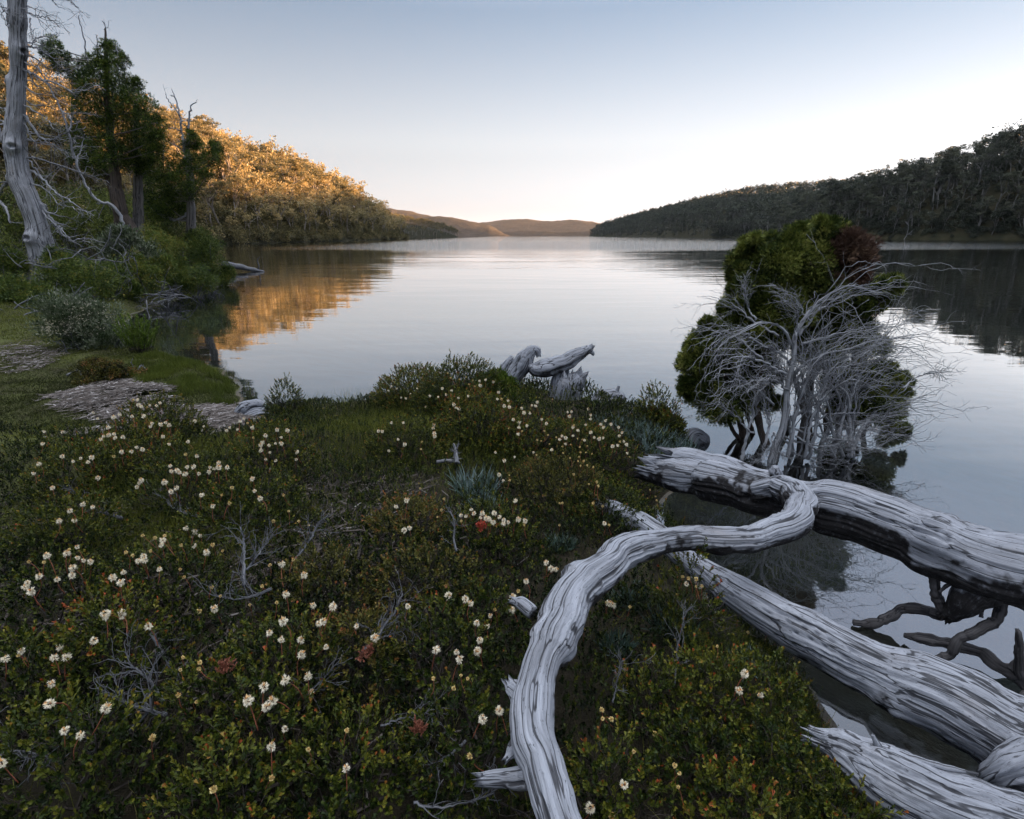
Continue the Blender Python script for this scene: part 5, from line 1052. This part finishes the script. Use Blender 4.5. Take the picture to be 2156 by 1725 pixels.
for j, (u, v, rp, H0, lab) in enumerate(SHRUBS):
    sx, sy, R_, H_ = SH[j]; g0 = float(hq(sx, sy)); o = np.array([sx, sy, g0]); r = np.random.default_rng(800+j); rng = r
    far = sy > 4.3; A_ = np.pi*R_*R_
    e = thing('heath_shrub', o, lab, 'shrub', 'flowering heath shrubs')
    n = int(A_*(1300 if not far else (1000 if H_ < .43 else 3000))) + 40; q = np.sqrt(r.random(n)); a = r.uniform(0, 6.28, n); px_ = sx + R_*q*np.cos(a); py_ = sy + R_*q*np.sin(a)
    dome = H_*np.sqrt(np.clip(1-q*q, 0, 1)); lump = 1 + .22*fbm(p2(px_, py_, 9), 2, 95); lvl = 1 - (.55 if H_ < .43 else .95)*r.random(n)**1.3
    pz = hq(px_, py_) + dome*lvl*lump - .045; out_ = np.stack([np.cos(a)*q, np.sin(a)*q, 0*q + .9], 1); D = unit(out_*[.8, .8, 1] + r.normal(size=(n, 3))*.28)
    k = pz > hq(px_, py_) - .01; pz = pz[k]; P = np.stack([px_[k], py_[k], pz], 1); D = D[k]; n = len(P)
    lv, sm = Bag(), Bag(); tone = r.uniform(.30, .52) + .14*(j in OLIVE_SET); t = tone + .05 + .13*r.normal(size=n) + .45*(lvl[k]-.80)  # inner leaves darker, tops lighter: shading painted into the tint so mounds read
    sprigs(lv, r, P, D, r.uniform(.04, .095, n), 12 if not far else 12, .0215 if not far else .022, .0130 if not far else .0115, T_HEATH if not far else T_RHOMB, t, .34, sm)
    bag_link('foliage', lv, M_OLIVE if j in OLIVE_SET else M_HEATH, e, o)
    out = []
    for q in range(9): grow(r, o + [r.normal()*R_*.15, r.normal()*R_*.15, -.02], (r.normal()*.9, r.normal()*.9, .8), math.hypot(R_, H_)*r.uniform(.38, .62), .006, 2, out, 6, .35, (2, 4), (.3, .8), (.45, .75), (0, 0, .15), .35, None, .25, .65, .0012)
    out = [(P2, q2, l) for P2, q2, l in out]; branches_to(sm, out, (3, 4, 5), .1); bag_link('stems', sm, M_HEATHSTEM, e, o)
    for (p, bud) in by[j]:
        f = bpy.data.objects.new('flower_head' if not bud else 'flower_bud', (BUDS if bud else HEADS)[r.integers(4)]); COL.objects.link(f); f.parent = e; f.location = p - o
        f.rotation_euler = (r.normal()*.25, r.normal()*.25, r.uniform(0, 6.28)); s = r.uniform(.66, 1.15)*(1.0 if not bud else r.uniform(.8, 1.1)); f.scale = (s, s, s*1.1)
        g = bpy.data.objects.new('stalk', STALKS[r.integers(4)]); COL.objects.link(g); g.parent = f
rng = np.random.default_rng(4321)

# ---- grasses
def grass(name, label, x, y, L_, w, mat, tint, lean=.35, clump=0, sink=0):
    n = len(x); b = Bag(); z = hq(x, y) - sink; D = rng.normal(size=(n, 3))*lean; D[:, 2] = 1; N_ = rand_dirs(rng, n); leaves(b, np.stack([x, y, z], 1), D, N_, L_, w, T_BLADE, tint); return link(name, b.mesh(name), mat, kind='stuff', label=label)
x, y = scatter_pts(-8.8, -1.6, 3.6, 10, 8500, lambda x, y: rng.random(len(x)) < zones(x, y)[1]*np.clip(.75+fbm(p2(x, y, 1.3), 3, 77)*.9, .15, 1))
hz_ = hq(x, y); t = np.clip(.18 + 2.6*(hz_ - np.minimum(.30, .05+.12*np.clip(poly_dist(x, y), 0, 1))) + .22*fbm(p2(x, y, 1.6), 3, 78) + .13*rng.normal(size=len(x)), 0, 1); grass('lawn_grass', 'short mossy green grass on the left shore', x, y, rng.uniform(.014, .045, len(x))*(1+.6*fbm(p2(x, y, 1.1), 2, 79)), .0042, M_GRASS, t, .6)
x, y = scatter_pts(-4, 1.2, 2.2, 7.6, 9000, lambda x, y: rng.random(len(x)) < zones(x, y)[2])
t = np.clip(.42 + .25*fbm(p2(x, y, 1.8), 3, 80) + .12*rng.normal(size=len(x)), 0, 1); grass('olive_grass', 'soft olive grass between the shrubs', x, y, rng.uniform(.04, .12, len(x)), .0032, M_GRASS, t, .4)
x, y = scatter_pts(-16.5, -5, 10, 19, 1500, lambda x, y: rng.random(len(x)) < .8+.6*fbm(p2(x, y, .8), 3, 77)); t = np.clip(.40 + .30*fbm(p2(x, y, .9), 3, 78) + .13*rng.normal(size=len(x)), 0, 1); grass('bank_grass', 'short grass on the far part of the left shore', x, y, rng.uniform(.02, .07, len(x)), .008, M_GRASS, t, .6)
def inside_uv(x, y, poly):
    P = np.array([at_z(u, v, .15)[:2] for u, v in poly]); return poly_dist(x, y, P) > 0
TONGUE = [(290,758),(330,745),(400,752),(450,768),(492,800),(520,825),(470,842),(380,835),(280,810),(272,780)]
x, y = scatter_pts(-7, -3, 6.2, 10, 14000, lambda x, y: inside_uv(x + .12*fbm(p2(x, y, 4), 2, 5), y + .12*fbm(p2(x, y, 4), 2, 6), TONGUE) & (rng.random(len(x)) < .45 + 1.1*fbm(p2(x, y, 3), 2, 8))); t = np.clip(.45 + .3*fbm(p2(x, y, 1.6), 3, 81) + .12*rng.normal(size=len(x)), 0, 1)
grass('bright_grass', 'bright green grass tongue reaching into the lake', x, y, rng.uniform(.03, .12, len(x)), .0045, M_BRIGHTGRASS, t, .35)
x, y = scatter_pts(-8.8, 2.2, .5, 8.5, 260, lambda x, y: (zones(x, y)[0] > .1) & (zones(x, y)[1] < .5)); grass('heath_grass', 'thin grass blades scattered through the heath', x, y, rng.uniform(.10, .26, len(x)), .0022, M_GRASS, np.clip(rng.normal(.5, .2, len(x)), 0, 1), .35)
# sedge fringe standing in the water by the tongue
n = 2600; x = rng.uniform(-5.4, -3.0, n); y = rng.uniform(6.7, 9.4, n); k = inside_uv(x, y, [(425,752),(490,762),(524,785),(532,838),(490,850),(470,800)]) & (fbm(p2(x, y, 5), 2, 3) > -.1); x, y = x[k], y[k]; n = len(x)
sb = Bag(); D = rng.normal(size=(n, 3))*.35; D[:, 2] = 1; leaves(sb, np.stack([x, y, 0*x-.03], 1), D, rand_dirs(rng, n), rng.uniform(.05, .14, n), .006, T_BLADE, np.clip(rng.normal(.4, .2, n), 0, 1)); link('sedge', sb.mesh('sedge'), M_GRASS, kind='stuff', label='thin sedge standing in the water off the grass tongue')
# ---- stick litter
def litter(name, label, regions, seed, mat=M_STICK, tm=.5):
    r = np.random.default_rng(seed); b = Bag()
    for (poly, n, hump, cu, cv, cr) in regions:
        P0 = np.array([at_z(u, v, .2)[:2] for u, v in poly]); lo, hi = P0.min(0)-.3, P0.max(0)+.3; x = r.uniform(lo[0], hi[0], n*5); y = r.uniform(lo[1], hi[1], n*5); pd = poly_dist(x, y, P0) + .34*fbm(p2(x, y, 2.6), 3, seed); k = r.random(len(x)) < sstep(-.18, .26, pd)*np.clip(.75 + 1.1*fbm(p2(x, y, 4.5), 3, seed+2), .08, 1); x, y = x[k][:n], y[k][:n]; n_ = len(x)
        c = at_z(cu, cv, .2); hh = hump*np.exp(-((x-c[0])**2+(y-c[1])**2)/cr**2); z = hq(x, y) + hh*r.uniform(.6, 1, n_) + r.uniform(.002, .03, n_); th = r.uniform(0, 3.14, n_)*.75 + r.normal(size=n_)*.3; L_ = r.uniform(.05, .22, n_)
        D = np.stack([np.cos(th), np.sin(th), r.normal(size=n_)*.10], 1); w = r.uniform(.0018, .0055, n_); X_ = unit(np.cross(D, [0, 0, 1])); C = np.stack([x, y, z], 1)
        bend = r.normal(size=n_)*.12; m = C + X_*(bend*L_)[:, None]; A = C - D*(L_/2)[:, None]; B = C + D*(L_/2)[:, None]; up = np.array([0, 0, 1.0])
        for (p, q) in ((A, m), (m, B)):
            V = np.stack([p-X_*w[:, None], p+up*w[:, None], p+X_*w[:, None], q-X_*w[:, None], q+up*w[:, None], q+X_*w[:, None]], 1).reshape(-1, 3); i = np.arange(n_)[:, None]*6
            b.add(V, np.concatenate([i+np.array([[0, 1, 4, 3]]), i+np.array([[1, 2, 5, 4]])]), np.repeat(np.clip(r.normal(tm, .26, n_), 0, 1), 6))
    return link(name, b.mesh(name), mat, kind='stuff', label=label)
litter('stick_pile', 'heaped pale sticks and bleached litter washed up on the left shore', [([(95,835),(180,812),(240,790),(300,800),(345,830),(350,868),(270,872),(160,850)], 3600, .16, 265, 825, .55),
   ([(330,850),(420,838),(500,855),(560,858),(470,892),(380,885)], 2600, .03, 430, 865, .5), ([(150,912),(230,890),(300,900),(290,940),(200,945),(160,930)], 1500, .05, 230, 915, .4), ([(0,740),(60,735),(130,745),(120,765),(40,775),(0,772)], 900, .0, 60, 755, .5), ([(400,850),(520,826),(560,840),(520,866)], 1000, 0, 500, 845, .4)], 17, tm=.42)
litter('twig_litter', 'dead grey twigs and stalks littering the heath floor', [([(0,1100),(1050,1100),(1050,1725),(0,1725)], 1500, .0, 0, 0, 1), ([(0,1290),(80,1290),(130,1350),(60,1420),(0,1420)], 500, .06, 40, 1350, .2), ([(600,1060),(900,1060),(900,1320),(600,1320)], 500, .06, 700, 1200, .5)], 18, tm=.12)

# ---- silver strap-leaved tufts
TUFTS = [(1000,1010,80,'silver strap leaved tuft in the middle of the heath'),(1022,1046,60,'second silver tuft just below the first in mid heath'),(1310,890,60,'silver tuft leftmost of the patch below the pale root'),(1350,900,64,'silver tuft second in the patch below the pale root'),
 (1395,915,64,'silver tuft beside the dark upright shrub'),(1440,935,60,'silver tuft nearest the dark ringed log'),(1385,945,56,'silver tuft at the broken end of the fallen tree'),(1270,880,46,'small silver tuft right under the grey stump'),
 (1330,1245,70,'green strap leaved tuft under the arch of the limb'),(1420,1300,80,'green strap leaved tuft between the arched limb and middle log'),(1300,1340,60,'spiky green tuft right of the arched limb'),(1570,1375,56,'grey green tuft against the middle log'),(1180,1130,50,'green tuft left of the buried log end')]
for k, (u, v, w, lab) in enumerate(TUFTS):
    p = march(u, v+w*.2, .0, lambda x, y: .05+0*x); r = np.random.default_rng(900+k); R_ = px_m(p, w)*.8; b = Bag(); n = 170; a = r.uniform(0, 6.28, n); q = np.sqrt(r.random(n)); P = np.stack([p[0]+R_*.7*q*np.cos(a), p[1]+R_*.6*q*np.sin(a), 0*a], 1); P[:, 2] = hq(P[:, 0], P[:, 1]) + .01
    D = np.stack([np.cos(a)*.6*q, np.sin(a)*.6*q, 0*a+1], 1) + r.normal(size=(n, 3))*.35; t = np.clip(r.normal(.62 if 'silver' in lab else .28, .2, n), 0, 1)
    leaves(b, P - [p[0], p[1], 0], D, rand_dirs(r, n), R_*r.uniform(.5, 1.0, n)*.9, .010 if p[1] > 3 else .008, T_BLADE, t); V0 = Bag
    o = link('strap_tuft', b.mesh('strap_tuft'), M_STRAP, None, (p[0], p[1], 0), label=lab, category='tuft', group='strap leaved tufts')

# ---- bare dead twigs standing in the heath
TW = [([(318,1318),(326,1345),(340,1372),(352,1395),(372,1422),(370,1450),(358,1472)],10,4,'pale bent dead stick standing in the left heath',.18,.3), ([(350,1505),(300,1492),(262,1478),(236,1462)],9,3,'fan of bare grey twigs below the pale bent stick',.16,1.6), ([(345,1480),(320,1440),(290,1410),(262,1392)],7,3,'grey forked twig left of the pale bent stick foot',.14,1.2),
 ([(310,1500),(280,1530),(250,1562),(190,1592)],7,3,'grey dead stem pointing down to the left corner',.12,.9), ([(258,1092),(220,1080),(190,1064),(160,1040)],7,2,'bare grey stem under the dark left shrub',.13,.9), ([(420,1088),(380,1078),(352,1058),(330,1040)],7,2,'curved grey stem under the white flowered crest',.12,.9),
 ([(515,1232),(512,1190),(514,1150),(508,1110)],9,3,'upright lichen spotted dead stem in the left centre',.14,1.0), ([(520,1200),(545,1165),(575,1125)],6,2,'grey forked twig right of the lichen spotted stem',.12,1.0), ([(570,1240),(530,1256),(490,1262),(440,1250)],7,2,'low grey branch lying in the centre left',.12,1.2),
 ([(620,1180),(650,1140),(672,1100),(690,1085)],6,2,'bare grey fork leaning right in the centre left heath',.12,1.0), ([(760,1380),(800,1330),(830,1290),(848,1250)],8,3,'grey dead stems rising in the middle of the heath',.14,1.2), ([(770,1350),(820,1338),(870,1320)],6,2,'grey dead twig lying right across the middle heath',.12,1.1),
 ([(640,1470),(670,1440),(700,1410)],5,2,'thin grey twig near the bottom centre shrubs',.1,1.0), ([(980,1560),(940,1600),(910,1650),(890,1690)],6,2,'dark bare stem leaning beside the arched limb foot',.12,1.0), ([(870,1690),(920,1700),(980,1690),(1040,1670)],7,2,'grey branch lying along the bottom edge',.14,1.2),
 ([(800,1530),(860,1510),(920,1500)],5,2,'bare grey twig over the dark hollow at the bottom',.12,1.1), ([(960,1160),(955,1130),(958,1100),(948,1075)],5,2,'thin grey twig beside the red leaves',.1,1.0), ([(962,975),(960,950),(955,935)],9,5,'short pale forked stub standing in the olive grass',.08,.5), ([(920,972),(945,970),(968,974)],8,6,'pale stick lying at the foot of the forked stub',.04,.2),
 ([(0,1590),(40,1580),(80,1590),(100,1610)],6,2,'pale dead twig in the bottom left corner',.12,.9), ([(1290,1480),(1300,1430),(1310,1390)],4,2,'thin dead twig under the middle log',.1,.9), ([(1420,1440),(1424,1380),(1436,1320),(1440,1290)],5,2,'pale upright stem of the tall thin shrub',.12,.9),
 ([(140,790),(165,780),(180,800),(200,790)],5,3,'white crooked twig lying before the brown heather',.1,.7), ([(205,768),(196,790),(215,800)],4,2,'small white twig by the brown heather',.08,.6), ([(290,782),(296,770),(306,776)],3,2,'tiny white twig on top of the stick pile',.05,.3), ([(1010,900),(1000,880),(1006,860)],3,2,'grey twig among the mound shrubs',.1,.9)]
for k, (cr, w0, w1, lab, L_, de) in enumerate(TW):
    r = np.random.default_rng(950+k); ps = [march(u, v, .04, base_canopy) for u, v in cr]; ym = np.array([p[1] for p in ps]); y0 = ps[0][1]; P = []
    for (u, v), p in zip(cr, ps): yy = y0*.55 + .45*p[1]; P.append(at_y(u, v, yy))
    P = np.array(P); rr = np.array([px_m(P[0], w0 + (w1-w0)*i/(len(cr)-1))/2 for i in range(len(cr))]); Pm, rm = resample(P, rr, 26); Pm = Pm + r.normal(size=Pm.shape)*.002; out = [(Pm, np.maximum(rm, .0016), 3)]
    for i in range(3, 25):
        if r.random() < de*.6:
            t = unit(Pm[i]-Pm[i-1]); bb = unit(np.cross(t, r.normal(size=3))); a = r.uniform(.4, 1.0); grow(r, Pm[i], t*math.cos(a)+bb*math.sin(a)+[0, 0, .2], L_*r.uniform(.5, 1.2), rm[i]*.5, 1, out, 5, .4, (1, 3), (.4, .9), (.4, .7), (0, 0, .1), .3, None, .2, .6, .0011)
    b = Bag(); branches_to(b, out, (3, 4, 5, 8), .05); o = P[0].copy(); V = np.concatenate(b.V)-o
    link('dead_twig', new_mesh('dead_twig', V, [np.concatenate(f) for f in b.F.values()], True, {'tint': np.concatenate(b.A)}, {'grain': np.concatenate(b.W)}), M_TWIG, None, o, label=lab, category='dead twig')

# ---- red leaf sprays, the green heather mound, extra bank vegetation
for k, (u, v, w, lab) in enumerate([(1012,1118,20,'bright red leaf spray below the dense white flower row'), (472,1414,26,'russet leaf spray right of the pale bent stick'), (775,1386,24,'russet leaf spray in the lower middle heath'), (882,1545,20,'fallen orange brown leaves in the dark hollow at the bottom')]):
    p = march(u, v, .03); r = np.random.default_rng(990+k); b = Bag(); R_ = px_m(p, w); n = 16; P = p + rand_dirs(r, n)*R_*.5*r.random((n, 1)); D = r.normal(size=(n, 3))*.4 + [0, 0, 1]
    sprigs(b, r, P - p, unit(D), np.full(n, .04), 14, .017, .007, T_HEATH if k != 3 else T_BLADE, np.full(n, .85 if k == 0 else .25), .1, None); link('red_leaves', b.mesh('red_leaves'), M_REDLEAF, None, p, label=lab, category='leaves')
bush('heather_mound', 'bright green fine leaved mound on the crest left of the grey stump', 1050, 862, 6.15, 140, 76, 460, M_TREEPINE, .026, T_BLADE, n=12, up=1.4, tint=(.35, 1), sub=60, per=40, cat='shrub', stems=6)
bush('heather_mound', 'low dark green mound right of the grey stump on the water edge', 1385, 905, 5.6, 90, 50, 461, M_HEATH, .02, T_BLADE, n=8, up=1.2, sub=50, per=36, cat='shrub', stems=4, flat=True)
# ================================================================== EVENING HAZE OVER THE LAKE
hz = bpy.data.materials.new('haze'); hz.use_nodes = True; nt = hz.node_tree; nt.nodes.clear()
ho = nt.nodes.new('ShaderNodeOutputMaterial'); hv = nt.nodes.new('ShaderNodeVolumePrincipled')
hv.inputs['Density'].default_value = 0.000016; hv.inputs['Color'].default_value = (.97,.94,.95,1); hv.inputs['Anisotropy'].default_value = .1
nt.links.new(hv.outputs[0], ho.inputs['Volume'])
V = np.array([(x, y, z) for z in (-9, 160) for x, y in ((-3600, -500), (3600, -500), (3600, 6200), (-3600, 6200))], float)
hb = link('haze', new_mesh('haze', V, np.array([[3,2,1,0],[4,5,6,7],[0,1,5,4],[1,2,6,5],[2,3,7,6],[3,0,4,7]]), False), hz, kind='stuff', label='faint evening haze over the lake')
sc.cycles.volume_bounces = 0; sc.cycles.volume_max_steps = 64
